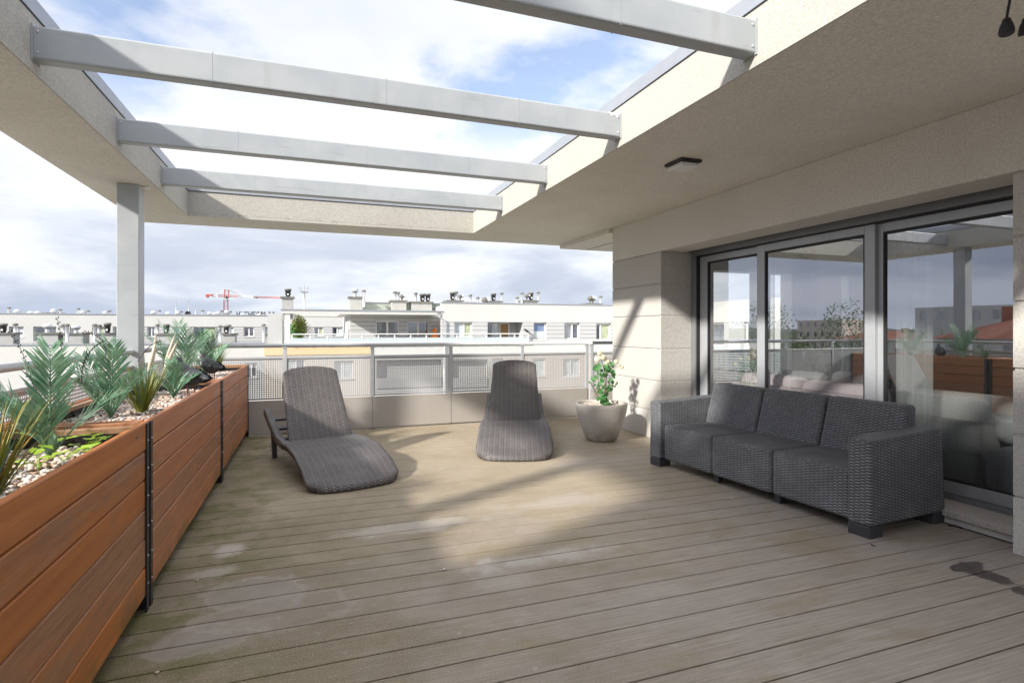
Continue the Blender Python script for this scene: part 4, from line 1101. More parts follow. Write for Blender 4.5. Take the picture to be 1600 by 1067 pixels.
# ------------------------------------------------------------------ ceiling lamp, light string, debris
cl = thing('ceiling_lamp', 'small square ceiling lamp with dark base and white diffuser', 'lamp', (2.68, 3.56, 2.499))
b = MB(); b.box(2.585, 2.775, 3.455, 3.665, 2.478, 2.499); b.build('base', M['black'], cl, bevel=.003)
b = MB(); b.box(2.602, 2.758, 3.472, 3.648, 2.445, 2.477); b.build('diffuser', M['whitep'], cl, bevel=.010, bseg=3)
ls = thing('light_string', 'black cable with two rubber bulb sockets hanging from the ceiling at upper right', 'light string', (2.36, 1.28, 2.499))
def socket(c, d, nm):
    c = Vector(c); d = Vector(d).normalized(); b = MB()
    prof = [(.0, .010), (.008, .014), (.012, .013), (.020, .018), (.036, .022), (.048, .0235), (.056, .0225), (.058, .021)]
    b.tube([c + d*h for h, _ in prof], [r_ for _, r_ in prof], 18); o = b.build('socket', M['seal'], ls, bevel=0)
    return o
sA = atZ(1573, 30, 2.335); sB = atZ(1604, 28, 2.335)
socket(sA, (-.12, -.05, -1) , 'a'); socket(sB, (.35, .2, -1), 'b')
b = MB(); top = atZ(1590, -45, 2.497)
b.tube([sA + Vector((0, 0, .004)), sA + Vector((.012, .0, .05)), (sA+top)/2 + Vector((.0, 0, .03)), top], .0045, 8)
b.tube([sB + Vector((0, 0, .004)), sB + Vector((.0, .0, .05)), (sB+top)/2 + Vector((.02, 0, .03)), top], .0045, 8)
b.build('cable', M['seal'], ls)
deb = [((308, 906), 'small cream pebble lying on the boards beside the planter joint'), ((245, 1050), 'cream pebble on the nearest left boards'), ((694, 889), 'white paint chip on a board near the middle of the deck'), ((1144, 778), 'tiny white pebble on the deck before the wicker sofa')]
for (u, v), lb_ in deb:
    p = atZ(u, v, 0.004); b = MB(); pebble(b, 0, 0, 0, .0085); o = b.build('deck_pebble', M['whitep'] if 'white' in lb_ else M['plume']); o.location = p; tag(o, lb_, 'pebble')
b = MB(); b.tube([(3.725, 2.33, .006), (3.745, 2.31, .010), (3.752, 2.27, .006)], .006, 6); o = b.build('cable_stub', M['twig']); tag(o, 'short dark cable end lying by the stone sill', 'cable')
p = atZ(1361, 850, .004); b = MB(); b.tube([p, p + Vector((-.01, -.03, .002))], .003, 5); o = b.build('fallen_leaf_stalk', M['twig']); tag(o, 'thin brown leaf stalk on the deck at the sofa foot', 'debris')

# ================================================================== FAR BUILDINGS
def win(parent, x0, x1, z0, z1, Y, kind='glass', mull=0.5, depth=0.22):
    """frame + pane(s) set back in an opening in a wall whose face is at Y"""
    b = MB(); f = .09; y0, y1 = Y + depth - .06, Y + depth
    b.box(x0, x0+f, y0, y1, z0, z1); b.box(x1-f, x1, y0, y1, z0, z1); b.box(x0+f, x1-f, y0, y1, z0, z0+f); b.box(x0+f, x1-f, y0, y1, z1-f, z1)
    xm = x0 + (x1-x0)*mull
    if mull: b.box(xm-.06, xm+.06, y0-.01, y1, z0+f, z1-f)
    fr = b.build('window', M['whitep'], parent)
    def pane(a, c, m_):
        q = MB(); q.box(a, c, y1-.03, y1-.01, z0+f*.5, z1-f*.5); q.build('pane', M[m_], fr)
    ks = kind.split('+')
    if mull: pane(x0+.02, xm-.01, ks[0]); pane(xm+.01, x1-.02, ks[-1])
    else: pane(x0+.02, x1-.02, ks[0])
    b = MB(); b.box(x0+.001, x1-.001, Y-.05, y0, z0-.06, z0+.0); b.build('sill', M['whitep'], fr)
def zof(v, Y): return CAMH + (HZ - v) * 0.001 * 0  # unused
YF = 35.0
def X(u, Y=YF): return atY(u, 515, Y).x
def Z(u, v, Y=YF): return atY(u, v, Y).z
# ---- building A: the facade opposite, right part full height
A = thing('white_apartment_building', 'long white apartment building opposite with grey window bands and rooftop flues', 'building', (10, YF, -18))
x_l, x_o, x_p, x_r = X(413), X(579), X(690), 30.0
ZT = 2.93; ZS1 = 1.72; ZS0 = 0.62
wins_up = [(710, 737, 503.5, 'fblue+fcurt_g', 'fcurt'), (834, 852, 503, None, None), (882, 906, 504, None, None), (933, 954, 505, None, None)]
open_up = []
def wz(u0, u1, v0, v1, Y=YF): return (X(u0, Y), X(u1, Y), Z((u0+u1)/2, v1, Y), Z((u0+u1)/2, v0, Y))
UP = [(wz(710, 738, 503, 527), 'fcurt+fcurt_g', .55), (wz(834, 854, 503, 530), 'fblue', 0), (wz(882, 906, 504, 530), 'fglass+fglass', .55), (wz(932, 955, 505, 531), 'fglass+fcurt_g', .35), (wz(985, 1010, 505, 531), 'fglass', .5), (wz(1040, 1062, 505, 531), 'fglass', .5)]
LOG = wz(762, 817, 502.5, 528)
LOWW = [(wz(440, 476, 561, 588), 'fcurt+fglass', .6), (wz(522, 553, 563, 592), 'fcurt+fcurt', .45), (wz(770, 786, 560, 588), 'fcurt', 0), (wz(832, 852, 560, 588), 'fcurt', 0), (wz(880, 906, 560, 588), 'fcurt+fcurt', .5), (wz(935, 956, 560, 588), 'fcurt', 0)]
LOG2 = [wz(588, 690, 562, 604), wz(700, 762, 562, 604)]
# upper wall right of the recess
def wallY(mb, a0, a1, b0, b1, holes, Y, th=.3): plate(a0, a1, b0, b1, holes, lambda p, q, r_, s_: mb.box(p, q, Y, Y+th, r_, s_))
b = MB(); wallY(b, x_p, x_r, ZS1, ZT, [], YF); b.build('attic_wall', M['far_white'], A)
b = MB(); wallY(b, x_p, x_r, ZS0-.15, ZS1, [u[0] for u in UP] + [LOG], YF + .02); b.build('window_band', M['far_clad'], A)
for h, k, m_ in UP: win(A, h[0], h[1], h[2], h[3], YF+.02, k, m_)
_h = UP[1][0]; b = MB(); b.box(_h[0]+.06, _h[1]-.12, YF+.165, YF+.19, _h[2]+.08, _h[2]+(_h[3]-_h[2])*.46); b.build('net_curtain', M['fcurt'], A)
# loggia
b = MB(); b.box(LOG[0], LOG[1], YF+1.3, YF+1.4, LOG[2]-.8, LOG[3]); b.box(LOG[0]-.02, LOG[0], YF+.3, YF+1.3, LOG[2]-.8, LOG[3]+.01); b.box(LOG[1], LOG[1]+.02, YF+.3, YF+1.3, LOG[2]-.8, LOG[3]+.01); b.box(LOG[0], LOG[1], YF+.3, YF+1.3, LOG[3], LOG[3]+.05)
b.build('loggia', M['far_grey'], A)
win(A, LOG[0]+.05, LOG[0]+1.15, LOG[2]-.5, LOG[3]-.05, YF+1.15, 'fglass+fglass', .6, .1); win(A, LOG[0]+1.2, LOG[0]+1.95, LOG[2]-.5, LOG[3]-.05, YF+1.15, 'fdoor', 0, .1)
# parapet band and lower storeys
ZP1 = Z(700, 533); ZP0 = Z(700, 556)
b = MB(); wallY(b, x_o, x_r, ZP0, ZS0-.15, [], YF - .02); b.build('parapet_band', M['far_white'], A)
b = MB(); wallY(b, x_o, X(768), -4.6, ZP0, LOG2, YF); b.build('lower_white_wall', M['far_white'], A)
b = MB(); wallY(b, X(768), x_r, -4.6, ZP0, [q[0] for q in LOWW if q[0][0] > X(765)], YF); b.build('lower_peach_wall', M['far_peach'], A)
b = MB(); wallY(b, x_l, x_o, Z(500, 554), Z(500, 537.5), [], YF - .05); b.build('orange_parapet', M['far_orange'], A)
b = MB(); wallY(b, x_l, x_o, -4.6, Z(500, 554), [q[0] for q in LOWW if q[0][1] < x_o], YF); b.build('lower_cream_wall', M['far_cream'], A)
for h, k, m_ in LOWW: win(A, h[0], h[1], h[2], h[3], YF, k, m_)
b = MB()
for q in LOG2: b.box(q[0], q[1], YF+1.4, YF+1.5, q[2]-.3, q[3]); b.box(q[0], q[1], YF-.04, YF+.04, q[2]-.06, q[2]+.55)
b.build('lower_loggia', M['far_grey'], A)
for q in LOG2: win(A, q[0]+.6, q[0]+2.4, q[2], q[3]-.1, YF+1.25, 'fglass+fglass', .5, .1)
b = MB(); b.box(x_l+.3, x_r, YF+.35, YF+14, -18, 0.3); b.box(x_p+.3, x_r, YF+1.6, YF+14, .3, ZT-.15); b.build('core', M['far_white'], A)
b = MB(); b.box(x_l, x_r, YF, YF+.34, -18, -4.6); b.build('base_wall', M['far_white'], A)
b = MB(); b.box(x_p-.03, x_r, YF-.04, YF+.34, ZT, ZT+.06); b.build('attic_coping', M['flash'], A)
# penthouse recess with canopy (left part)
YP = 37.5
zc1, zc0 = Z(560, 484.5), Z(560, 491)
b = MB(); b.box(X(440), x_p+.05, YF-.02, YF+.22, zc0, zc1-.05); b.box(X(440), X(455), YF+.22, YF+9, zc0+.02, zc1-.06); b.box(X(455), X(535), YF+7.2, YF+9, zc0+.03, zc1-.07); b.build('canopy_fascia', M['far_white'], A)
b = MB(); b.box(X(438), x_p+.08, YF-.06, YF+.24, zc1-.05, zc1+.02); b.build('canopy_coping', M['flash'], A)
b = MB(); b.box(X(533), x_p, YF+.22, YF+9, zc0+.04, zc1-.08); b.build('canopy_slab', M['soffit'], A)
b = MB(); b.box(X(445), X(453), YF+.05, YF+.35, .1, zc0+.03); b.build('canopy_column', M['whitep'], A)
b = MB(); b.box(X(418, 38), X(441, 38), 38, 40.5, .1, zc0+.1); b.build('terrace_wall', M['far_grey'], A)
PW = [(X(587, YP), X(624, YP), Z(600, 527, YP), Z(600, 501, YP)), (X(636, YP), X(671, YP), Z(650, 527, YP), Z(650, 502, YP))]
b = MB(); wallY(b, X(547, YP), X(694, YP), .1, zc0+.05, PW, YP); b.build('penthouse_wall', M['far_clad'], A)
b = MB(); b.box(X(547, YP), X(547, YP)+.3, YP+.3, YP+8, .1, zc0+.05); b.build('penthouse_side', M['far_grey'], A)
for h in PW: win(A, h[0], h[1], h[2], h[3], YP, 'fglass+fglass', .5)
b = MB(); b.box(X(560, 38.5), X(689, 38.5), 38.5, 44, zc1, Z(620, 473.5, 38.5)); b.build('roof_upstand', M['far_green'], A)
b = MB(); b.box(X(560, 38.5)-.05, X(689, 38.5)+.05, 38.42, 44, Z(620, 473.5, 38.5), Z(620, 472.6, 38.5)); b.build('upstand_coping', M['flash'], A)
b = MB(); b.tube([(x_p-.25, YF-.1, zc1), (x_p-.25, YF-.1, zc0-.1), (x_p+.15, YF-.12, zc0-.3), (x_p+.15, YF-.12, -4)], .05, 8); b.build('downpipe', M['galv'], A)
# deck of that terrace
b = MB(); b.box(x_l+.1, x_p, YF+.05, YF+14, .05, .22); b.build('terrace_floor', M['roofing'], A)
# glazed balustrade
gb = thing('glass_balustrade', 'frosted glass balustrade along the opposite terrace', 'railing', (3, YF-.2, .2))
zt_, zb_ = Z(600, 521), Z(600, 536)
b = MB(); b.box(X(456), X(824), YF-.24, YF-.19, zt_-.06, zt_); b.box(X(456), X(824), YF-.24, YF-.19, zb_, zb_+.05); b.build('rail', M['whitep'], gb)
n = 15
for k in range(n+1):
    xx = X(456) + (X(824)-X(456))*k/n; b = MB(); b.box(xx-.035, xx+.035, YF-.19, YF-.12, zb_-.1, zt_-.061); b.build('baluster', M['whitep'], gb)
for k in range(n):
    xa = X(456) + (X(824)-X(456))*k/n; xb = X(456) + (X(824)-X(456))*(k+1)/n
    b = MB(); b.box(xa+.04, xb-.04, YF-.18, YF-.165, zb_+.05, zt_-.26); b.build('glass_panel', M['frail'], gb)
bu = thing('terrace_shrub', 'bushy yellow green shrub under the opposite canopy', 'shrub', (X(470, 36), 36.0, .2))
def leafcloud(c, rad, n, size, m_, name, parent, squash=1.0, hole=.35):
    b = MB()
    for _ in range(n):
        while True:
            d = Vector((rnd.uniform(-1, 1), rnd.uniform(-1, 1), rnd.uniform(-1, 1)))
            if d.length < 1 and noise.noise(d*2.2 + Vector(c)*.37) > -hole: break
        k = 1 + .25*noise.noise(d*3 + Vector(c))
        p = Vector(c) + Vector((d.x*rad[0], d.y*rad[1], d.z*rad[2]))*k
        a = Vector((rnd.gauss(0, 1), rnd.gauss(0, 1), rnd.gauss(0, .7))).normalized(); q = a.orthogonal().normalized(); s_ = size*rnd.uniform(.6, 1.4)
        b.face([p - a*s_, p - q*s_*.5, p + a*s_, p + q*s_*.5])
    return b.build(name, m_, parent)
leafcloud((X(468, 36), 36, Z(468, 511, 36)), (.45, .45, .75), 1500, .06, M['grass_y'], 'foliage', bu)
leafcloud((X(464, 36), 36, Z(464, 516, 36)), (.5, .45, .5), 900, .06, M['gera'], 'foliage', bu)
b = MB(); b.tube([(X(470, 36), 36, .2), (X(470, 36), 36, 1.4)], .03, 6)
for k in range(16):
    p0 = Vector((X(478, 36), 36, rnd.uniform(.6, 1.3))); b.tube([p0, p0 + Vector((rnd.uniform(.2, .45), rnd.uniform(-.2, .2), rnd.uniform(.05, .35)))], .008, 4)
b.build('branches', M['stem'], bu)
oc = thing('orange_cloth_chair', 'orange cloth covered chair on the opposite terrace', 'chair', (X(679, 36.5), 36.5, .2))
b = MB(); P = []
for i in range(9):
    P.append([(X(679, 36.5) + (.36 - .04*i + .05*math.sin(i*2+j))*math.cos(2*math.pi*j/14), 36.5 + .3*math.sin(2*math.pi*j/14), .25 + i*.135) for j in range(14)])
b.grid(P, closed_v=True); b.build('cloth', M['orange'], oc)
b = MB(); b.box(X(679, 36.5)-.25, X(679, 36.5)+.25, 36.3, 36.7, .21, .26); b.build('seat', M['stem'], oc)
dg = thing('crow', 'small black crow perched on the glass balustrade', 'bird', (X(822), YF-.22, zt_))
b = MB(); x0 = X(822); b.tube([(x0-.24, YF-.22, zt_+.28), (x0-.17, YF-.22, zt_+.25), (x0-.05, YF-.22, zt_+.16), (x0+.1, YF-.22, zt_+.06), (x0+.22, YF-.22, zt_+.02)], [.005, .05, .075, .05, .015], 8)
b.tube([(x0-.03, YF-.22, zt_+.12), (x0-.03, YF-.22, zt_)], .012, 5); b.build('body', M['black'], dg)
# ---- lower white roof (left) continuing the facade
B = thing('low_white_building', 'lower white roofed building left of the orange facade with concrete flue boxes', 'building', (-12, YF, -18))
zr = Z(200, 538.5)
b = MB(); LW = [wz(158, 176, 569, 588), wz(330, 352, 569, 590), wz(382, 402, 566, 590), wz(230, 258, 569, 590), wz(40, 62, 571, 590)]
wallY(b, -27, x_l, -18, zr, LW, YF); b.build('wall', M['far_white'], B)
for h in LW: win(B, h[0], h[1], h[2], h[3], YF, 'fcurt+fglass', .5)
b = MB(); b.box(-27, x_l, YF+.3, YF+14, -18, zr-.15); b.build('roof', M['roofing'], B)
b = MB(); b.box(-27, x_l-.01, YF-.04, YF+.32, zr, zr+.06); b.build('coping', M['flash'], B)
# ---- building C: long row behind
YC = 62.0
C_ = thing('rear_apartment_row', 'long white apartment row behind the low roof with many rooftop vents', 'building', (-15, YC, -18))
zt2, zw1, zw0 = Z(250, 492.5, YC), Z(250, 510.5, YC), Z(250, 532, YC)
CW = [(14, 37, 1), (52, 88, 0), (109, 126, 1), (144, 163, 1), (177, 188, 1), (230, 242, 1), (272, 289, 1), (302, 337, 0), (352, 365, 1), (380.5, 397, 1), (412, 438, 0), (491, 505, 1), (519, 535, 1), (-30, -10, 1)]
H_ = [(X(a, YC), X(c, YC), zw0 + (.35 if k else 0), zw1) for a, c, k in CW]
b = MB(); wallY(b, -44, X(560, YC), zw1, zt2, [], YC); b.build('attic_wall', M['far_white'], C_)
b = MB(); wallY(b, -44, X(560, YC), zw0-2.2, zw1, H_, YC+.02); b.build('window_band', M['far_clad'], C_)
b = MB(); b.box(-44, X(560, YC), YC+.35, YC+13, -18, zt2-.3); b.box(-44, X(560, YC), YC, YC+.34, -18, zw0-2.2); b.build('core', M['far_grey'], C_)
b = MB(); b.box(-44, X(560, YC), YC-.05, YC+.35, zt2, zt2+.1); b.build('coping', M['flash'], C_)
b = MB(); wallY(b, -44, X(176, YC), zw0-2.2, zw1, H_, YC+.0, .02); b.build('white_cladding', M['far_white'], C_)
kk = ['fglass+fcurt', 'fglass+fglass', 'fcurt+fcurt', 'fglass+fcurt_g']
for i, h in enumerate(H_): win(C_, h[0], h[1], h[2], h[3], YC+.02, kk[i % 4], .5)
# ---- wing running towards the camera on the right (seen through the room)
W = thing('side_wing_building', 'white wing with grey window band seen through the glazed room', 'building', (21, 20, -18))
b = MB(); plate(8.0, YF-.05, 1.62, 2.75, [], lambda p, q, r_, s_: b.box(21, 21.3, p, q, r_, s_)); b.build('attic_wall', M['far_white'], W)
hs = [(12+k*3.1, 13.6+k*3.1, .3, 1.62) for k in range(7)]
b = MB(); plate(8.0, YF-.05, -4, 1.62, hs, lambda p, q, r_, s_: b.box(21.02, 21.3, p, q, r_, s_)); b.build('window_band', M['far_grey'], W)
for h in hs:
    b = MB(); b.box(21.15, 21.22, h[0], h[0]+.1, h[2], h[3]); b.box(21.15, 21.22, h[1]-.1, h[1], h[2], h[3]); b.box(21.15, 21.22, h[0]+.1, h[1]-.1, h[2], h[2]+.1); b.box(21.15, 21.22, h[0]+.1, h[1]-.1, h[3]-.1, h[3]); f_ = b.build('window', M['whitep'], W)
    b = MB(); b.box(21.2, 21.215, h[0]+.05, h[1]-.05, h[2]+.05, h[3]-.05); b.build('pane', M['fglass'], f_)
b = MB(); b.box(21.32, 32, 8, YF-.1, -18, 2.6); b.build('core', M['far_white'], W)
b = MB(); b.box(20.9, 20.99, 8, YF-.3, -.9, .25); b.build('balcony_front', M['frail'], W)

# ---- rooftop flues, vents and masts
ordn = ['leftmost', 'second', 'third', 'fourth', 'fifth', 'sixth', 'seventh', 'eighth', 'ninth', 'tenth', 'eleventh', 'twelfth', 'thirteenth', 'fourteenth', 'fifteenth', 'sixteenth', 'seventeenth', 'eighteenth', 'nineteenth', 'twentieth']
def stack(u0, u1, vt, vb, Y, items, label, group):
    xa, xb = X(u0, Y), X(u1, Y); zt_ = Z((u0+u1)/2, vt, Y); zb_ = Z((u0+u1)/2, vb, Y) - .6; xm = (xa+xb)/2; d = min(xb-xa, 1.2)
    r = thing('flue_stack', label, 'chimney', (xm, Y+d/2, zb_), group)
    b = MB(); b.box(xa+.05, xb-.05, Y, Y+d, zb_, zt_-.1); b.build('shaft', M['concrete'], r)
    b = MB(); b.box(xa-.04, xb+.04, Y-.09, Y+d+.09, zt_-.1, zt_); b.build('cap_slab', M['cap'], r)
    for it in items: flue(it[0], it[1], it[2], vt, Y+d*.45, r)
    return r
def flue(kind, u, v0, v1, Y, parent, w=None):
    x = X(u, Y); z1 = Z(u, v0, Y); z0 = Z(u, v1, Y) - .05; h = z1-z0; k = (Y/35.0)**0.35
    b = MB()
    if kind == 'pipe':
        r_ = .085*k; b.cyl(x, Y, z0, z1-.10, r_, 12); b.build('pipe', M['galv'], parent)
        b = MB(); b.lathe((x, Y, z1-.14), [(r_*1.05, 0), (r_*1.7, .02), (r_*1.7, .06), (r_*1.0, .14), (.001, .15)], 14); b.build('pipe_cap', M['cap'], parent)
    elif kind == 'cowl':
        r_ = .15*k; b.lathe((x, Y, z0), [(r_*.8, 0), (r_*.8, h*.22), (r_*1.0, h*.25), (r_*1.05, h*.62), (r_*1.25, h*.8), (r_*1.35, h*.82)], 14); b.build('cowl', M['black'], parent)
        b = MB(); b.lathe((x, Y, z0+h*.80), [(r_*1.36, 0), (r_*1.42, .05), (r_*1.1, h*.18), (.001, h*.2)], 14); b.build('cowl_cap', M['cap'], parent)
        b = MB(); b.box(x-r_*.32, x+r_*.32, Y-r_*1.12, Y-r_*.95, z0+h*.25, z0+h*.42); b.build('cowl_opening', M['whitep'], parent)
    elif kind == 'mush':
        r_ = .125*k; b.lathe((x, Y, z0), [(r_*1.0, 0), (r_*.8, h*.35), (r_*.7, h*.5), (r_*.9, h*.55), (r_*1.7, h*.62), (r_*1.9, h*.78), (r_*1.2, h*.95), (.001, h)], 16); b.build('mushroom_vent', M['galv'], parent)
        b = MB(); b.cyl(x, Y, z0+h*.48, z0+h*.58, r_*1.2, 12); b.build('vent_throat', M['cap'], parent)
    else:  # turning cowl
        r_ = .11*k; b.cyl(x, Y, z0, z0+h*.45, r_*.5, 8); b.ball((x, Y, z0+h*.68), h*.34, 12, (1, 1, .9)); b.build('turbine', M['cap'], parent)
        b = MB(); b.tube([(x, Y, z0+h*.7), (x+h*.5, Y, z0+h*.75)], [h*.16, h*.26], 10); b.build('turbine_hood', M['galv'], parent)
GR = 'flue stacks on the long white roof'
RS = [(611, 636, 469, 474, [('pipe', 617, 455), ('pipe', 622, 456), ('turn', 628, 460)], 'stack with two white pipes above the penthouse'),
      (642, 676, 471, 474, [('pipe', 649.5, 457), ('cowl', 660, 458.5), ('cowl', 668.5, 458.5)], 'low stack with a pair of black cowls above the penthouse'),
      (699, 724, 469, 474, [('cowl', 707, 456), ('pipe', 713, 455.5), ('turn', 719, 460)], 'stack with black cowl just right of the penthouse'),
      (727, 743, 472, 475, [('pipe', 735, 460)], 'small flat stack carrying a single thin pipe'),
      (762, 785, 470, 476, [('cowl', 771, 458), ('pipe', 784, 457)], 'stack with one black cowl and a pipe at its right edge'),
      (818, 841, 469, 477, [('turn', 823, 459), ('cowl', 829.5, 456.5), ('pipe', 841, 456)], 'tallest stack with a crowded cluster of cowls on the white roof'),
      (888, 908, 476.5, 479, [], 'bare low stack without pipes near the right end of the white roof'),
      (916, 940, 474, 480, [('turn', 922, 462), ('turn', 926, 464), ('pipe', 938.5, 462)], 'rightmost stack beside the stone pillar with turning cowls')]
for u0, u1, vt, vb, it, lb_ in RS: stack(u0, u1, vt, vb, 38.0, it, lb_, GR)
def lone(kind, u, v0, v1, Y, label, group):
    r = thing('vent_pipe', label, 'vent', (X(u, Y), Y, Z(u, v1, Y)), group); flue(kind, u, v0, v1+3, Y, r)
for k, (kd, u, v0, lb_) in enumerate((('pipe', 746.5, 464, 'short capped pipe left of the small turning cowl'), ('turn', 757, 464, 'small turning cowl alone between two stacks'), ('pipe', 808, 464, 'short pipe left of the thick pipe near the tallest stack'), ('pipe', 815.5, 457, 'thick pipe standing against the tallest stack'))):
    lone(kd, u, v0, 475, 38.0, lb_, 'single vents on the long white roof')
stack(439, 459, 463.5, 484, 36.5, [('cowl', 450, 451)], 'tall grey chimney with dark blue cowl over the left end of the opposite canopy', GR)
stack(545, 568, 463.5, 483, 38.0, [('mush', 554.5, 450)], 'tall pale chimney with mushroom vent above the opposite penthouse', GR)
lone('pipe', 568.5, 453, 476, 37.6, 'thin pipe fixed to the right side of the mushroom vent chimney', 'single vents on the long white roof')
ms = thing('radio_mast', 'white telecom mast with a ring of antennas above the opposite canopy', 'mast', (X(475.5, 38), 38, zc1))
b = MB(); b.cyl(X(475.5, 38), 38, zc1-.3, Z(475, 456, 38), .07, 10); b.cyl(X(475.5, 38), 38, Z(475, 456, 38), Z(475, 445.5, 38), .02, 6); b.build('pole', M['whitep'], ms)
b = MB()
for j in range(8):
    a = 2*math.pi*j/8; xx, yy = X(475.5, 38)+.24*math.cos(a), 38+.24*math.sin(a)
    b.tube([(X(475.5, 38), 38, Z(475, 456.5, 38)), (xx, yy, Z(475, 455.5, 38)), (xx*1.0+.04*math.cos(a), yy, Z(475, 448.5, 38))], .014, 5)
b.build('antenna_ring', M['galv'], ms)
b = MB(); b.cyl(X(475.5, 38), 38, Z(475, 457, 38), Z(475, 456.2, 38), .24, 14); b.build('platform', M['cap'], ms)
GL = 'grey flue boxes on the low white roof'
LS = [(-6, 22, 519.5, [('cowl', 5, 505), ('pipe', 24, 505)], 'grey flue box cut by the left picture edge'),
      (56, 92, 519.5, [('mush', 74, 506)], 'wide grey flue box with one mushroom vent'),
      (97, 131, 520, [('pipe', 99, 506), ('mush', 119, 508)], 'grey flue box with a pipe and small mushroom vent'),
      (151, 188, 520, [('cowl', 168, 504), ('pipe', 155, 507)], 'grey flue box with black cowl left of the white column'),
      (243, 275, 521, [('pipe', 246, 506), ('cowl', 260, 506)], 'grey flue box with black cowl right of the white column'),
      (347, 369, 521, [('cowl', 354, 508), ('pipe', 358, 507)], 'narrow grey flue box below the red crane'),
      (414, 438, 521, [('pipe', 421, 508), ('cowl', 427, 505)], 'grey flue box next to the opposite terrace wall')]
for u0, u1, vt, it, lb_ in LS: stack(u0, u1, vt, 538, 41.0, it, lb_, GL)
for kd, u, v0, lb_ in (('pipe', 105, 506, 'tall bent pipe between two grey flue boxes'), ('pipe', 148, 506, 'slim pipe at the left of the black cowl box'), ('pipe', 344, 508, 'slim pipe left of the narrow flue box'), ('pipe', 412, 506, 'slim pipe left of the box by the terrace wall')):
    lone(kd, u, v0, 530, 40.5, lb_, 'single vents on the low white roof')
GC = 'small vents on the rear apartment row'
SR = [('pipe', 14, 480), ('mush', 27, 483), ('mush', 48, 486), ('mush', 59, 486), ('mush', 84, 482.5), ('pipe', 94, 483), ('pipe', 122, 481.5), ('mush', 129, 485), ('pipe', 138, 485), ('mush', 165, 486), ('pipe', 171, 485), ('mush', 240, 485.5), ('pipe', 249, 484.5), ('mush', 263, 487), ('mush', 278, 486), ('pipe', 283, 486), ('pipe', 316.5, 484.5), ('mush', 328, 487), ('mush', 335, 488), ('mush', 341, 487), ('pipe', 346.5, 485), ('mush', 354.5, 484.5), ('pipe', 360, 486), ('mush', 380, 489), ('pipe', 412, 488), ('mush', 405, 490), ('mush', 500, 493), ('pipe', 515, 492)]
for i, (kd, u, v0) in enumerate(SR):
    side = 'left of' if u < 205 else 'right of'
    o_ = [q for q in SR if (q[1] < 205) == (u < 205)]; j = sorted(q[1] for q in o_).index(u)
    lone(kd, u, v0, 493, 65.0, '%s small vent on the rear roof %s the white column' % (ordn[j].capitalize(), side), GC)
SB = [(20, 33, 489), (39, 53, 490.5), (66, 93, 488.5), (131, 149, 490.5), (169, 184, 490.5), (231, 251, 491), (347, 359, 491.5)]
for i, (u0, u1, vt) in enumerate(SB):
    stack(u0, u1, vt, 493, 66.0, [], '%s low concrete vent block from the left on the rear row roof' % ordn[i].capitalize(), 'low vent blocks on the rear row')
for u, v0, lb_ in ((184, 471, 'thin whip antenna left of the white column'), (294.5, 469, 'thin antenna mast above the dark dish on the rear roof'), (305.5, 477, 'thin white rod right of the dish on the rear roof'), (275, 468, 'thin pale rod left of the dish on the rear roof')):
    r = thing('whip_antenna', lb_, 'antenna', (X(u, 65), 65, Z(u, 493, 65)), 'whip antennas on the rear roof'); b = MB(); b.cyl(X(u, 65), 65, Z(u, 494, 65), Z(u, v0, 65), .035, 6); b.build('rod', M['galv'], r)
    b = MB(); b.box(X(u, 65)-.12, X(u, 65)+.12, 64.98, 65.02, Z(u, v0+3, 65), Z(u, v0+2.6, 65)); b.build('crossbar', M['galv'], r)
ds = thing('satellite_dish', 'dark round dish on the rear roof', 'dish', (X(294, 64.5), 64.5, Z(294, 493, 64.5)))
b = MB(); c0 = Vector((X(294, 64.5), 64.5, Z(294, 490, 64.5))); b.lathe((0, 0, 0), [(.001, 0), (.15, .02), (.24, .06), (.27, .10)], 16)
b.v = [(c0.x + q[0], c0.y - q[2], c0.z + q[1]) for q in b.v]; b.build('reflector', M['black'], ds)
b = MB(); b.cyl(c0.x, c0.y+.05, Z(294, 494, 64.5), c0.z, .03, 6); b.build('mount', M['galv'], ds)

# ---- roof lettering on the far building
lt = thing('roof_sign', 'dark block letter sign standing on a distant roof beneath the crane jib', 'sign', (X(400, 90), 90, Z(400, 498, 90)))
def glyph(ch):
    G = {'W': ['10001', '10001', '10101', '11011', '10001'], 'Y': ['10001', '01010', '00100', '00100', '00100'], 'C': ['01111', '10000', '10000', '10000', '01111'], 'H': ['10001', '10001', '11111', '10001', '10001'],
         'E': ['11111', '10000', '11110', '10000', '11111'], 'G': ['01111', '10000', '10011', '10001', '01111'], 'I': ['01110', '01110', '01110', '01110', '01110'], 'L': ['11000', '11000', '11000', '11000', '11111'], 'U': ['10001', '10001', '10001', '10001', '01110'], 'S': ['01111', '10000', '01110', '00001', '11110']}
    return G[ch]
word = 'WYCHEGILII'
ux = 369.5; per = (431 - ux)/len(word)
for k, ch in enumerate(word):
    b = MB(); g_ = glyph(ch); xa = X(ux + k*per, 90); cw = (X(ux+per, 90)-X(ux, 90))*.8/5; zt_ = Z(400, 487, 90); chh = (zt_ - Z(400, 496, 90))/5
    for rr, row in enumerate(g_):
        c = 0
        while c < 5:
            if row[c] == '1':
                e = c
                while e < 5 and row[e] == '1': e += 1
                b.box(xa+c*cw, xa+e*cw, 90, 90.4, zt_-(rr+1)*chh, zt_-rr*chh - .001); c = e
            else: c += 1
    b.build('letter', M['black'], lt)
b = MB(); b.box(X(365, 90.5), X(440, 90.5), 90.5, 90.6, Z(400, 497, 90.5), Z(400, 496, 90.5)); b.build('sign_rail', M['black'], lt)
fb = thing('office_building', 'distant grey building carrying the roof letters', 'building', (X(400, 96), 96, -18))
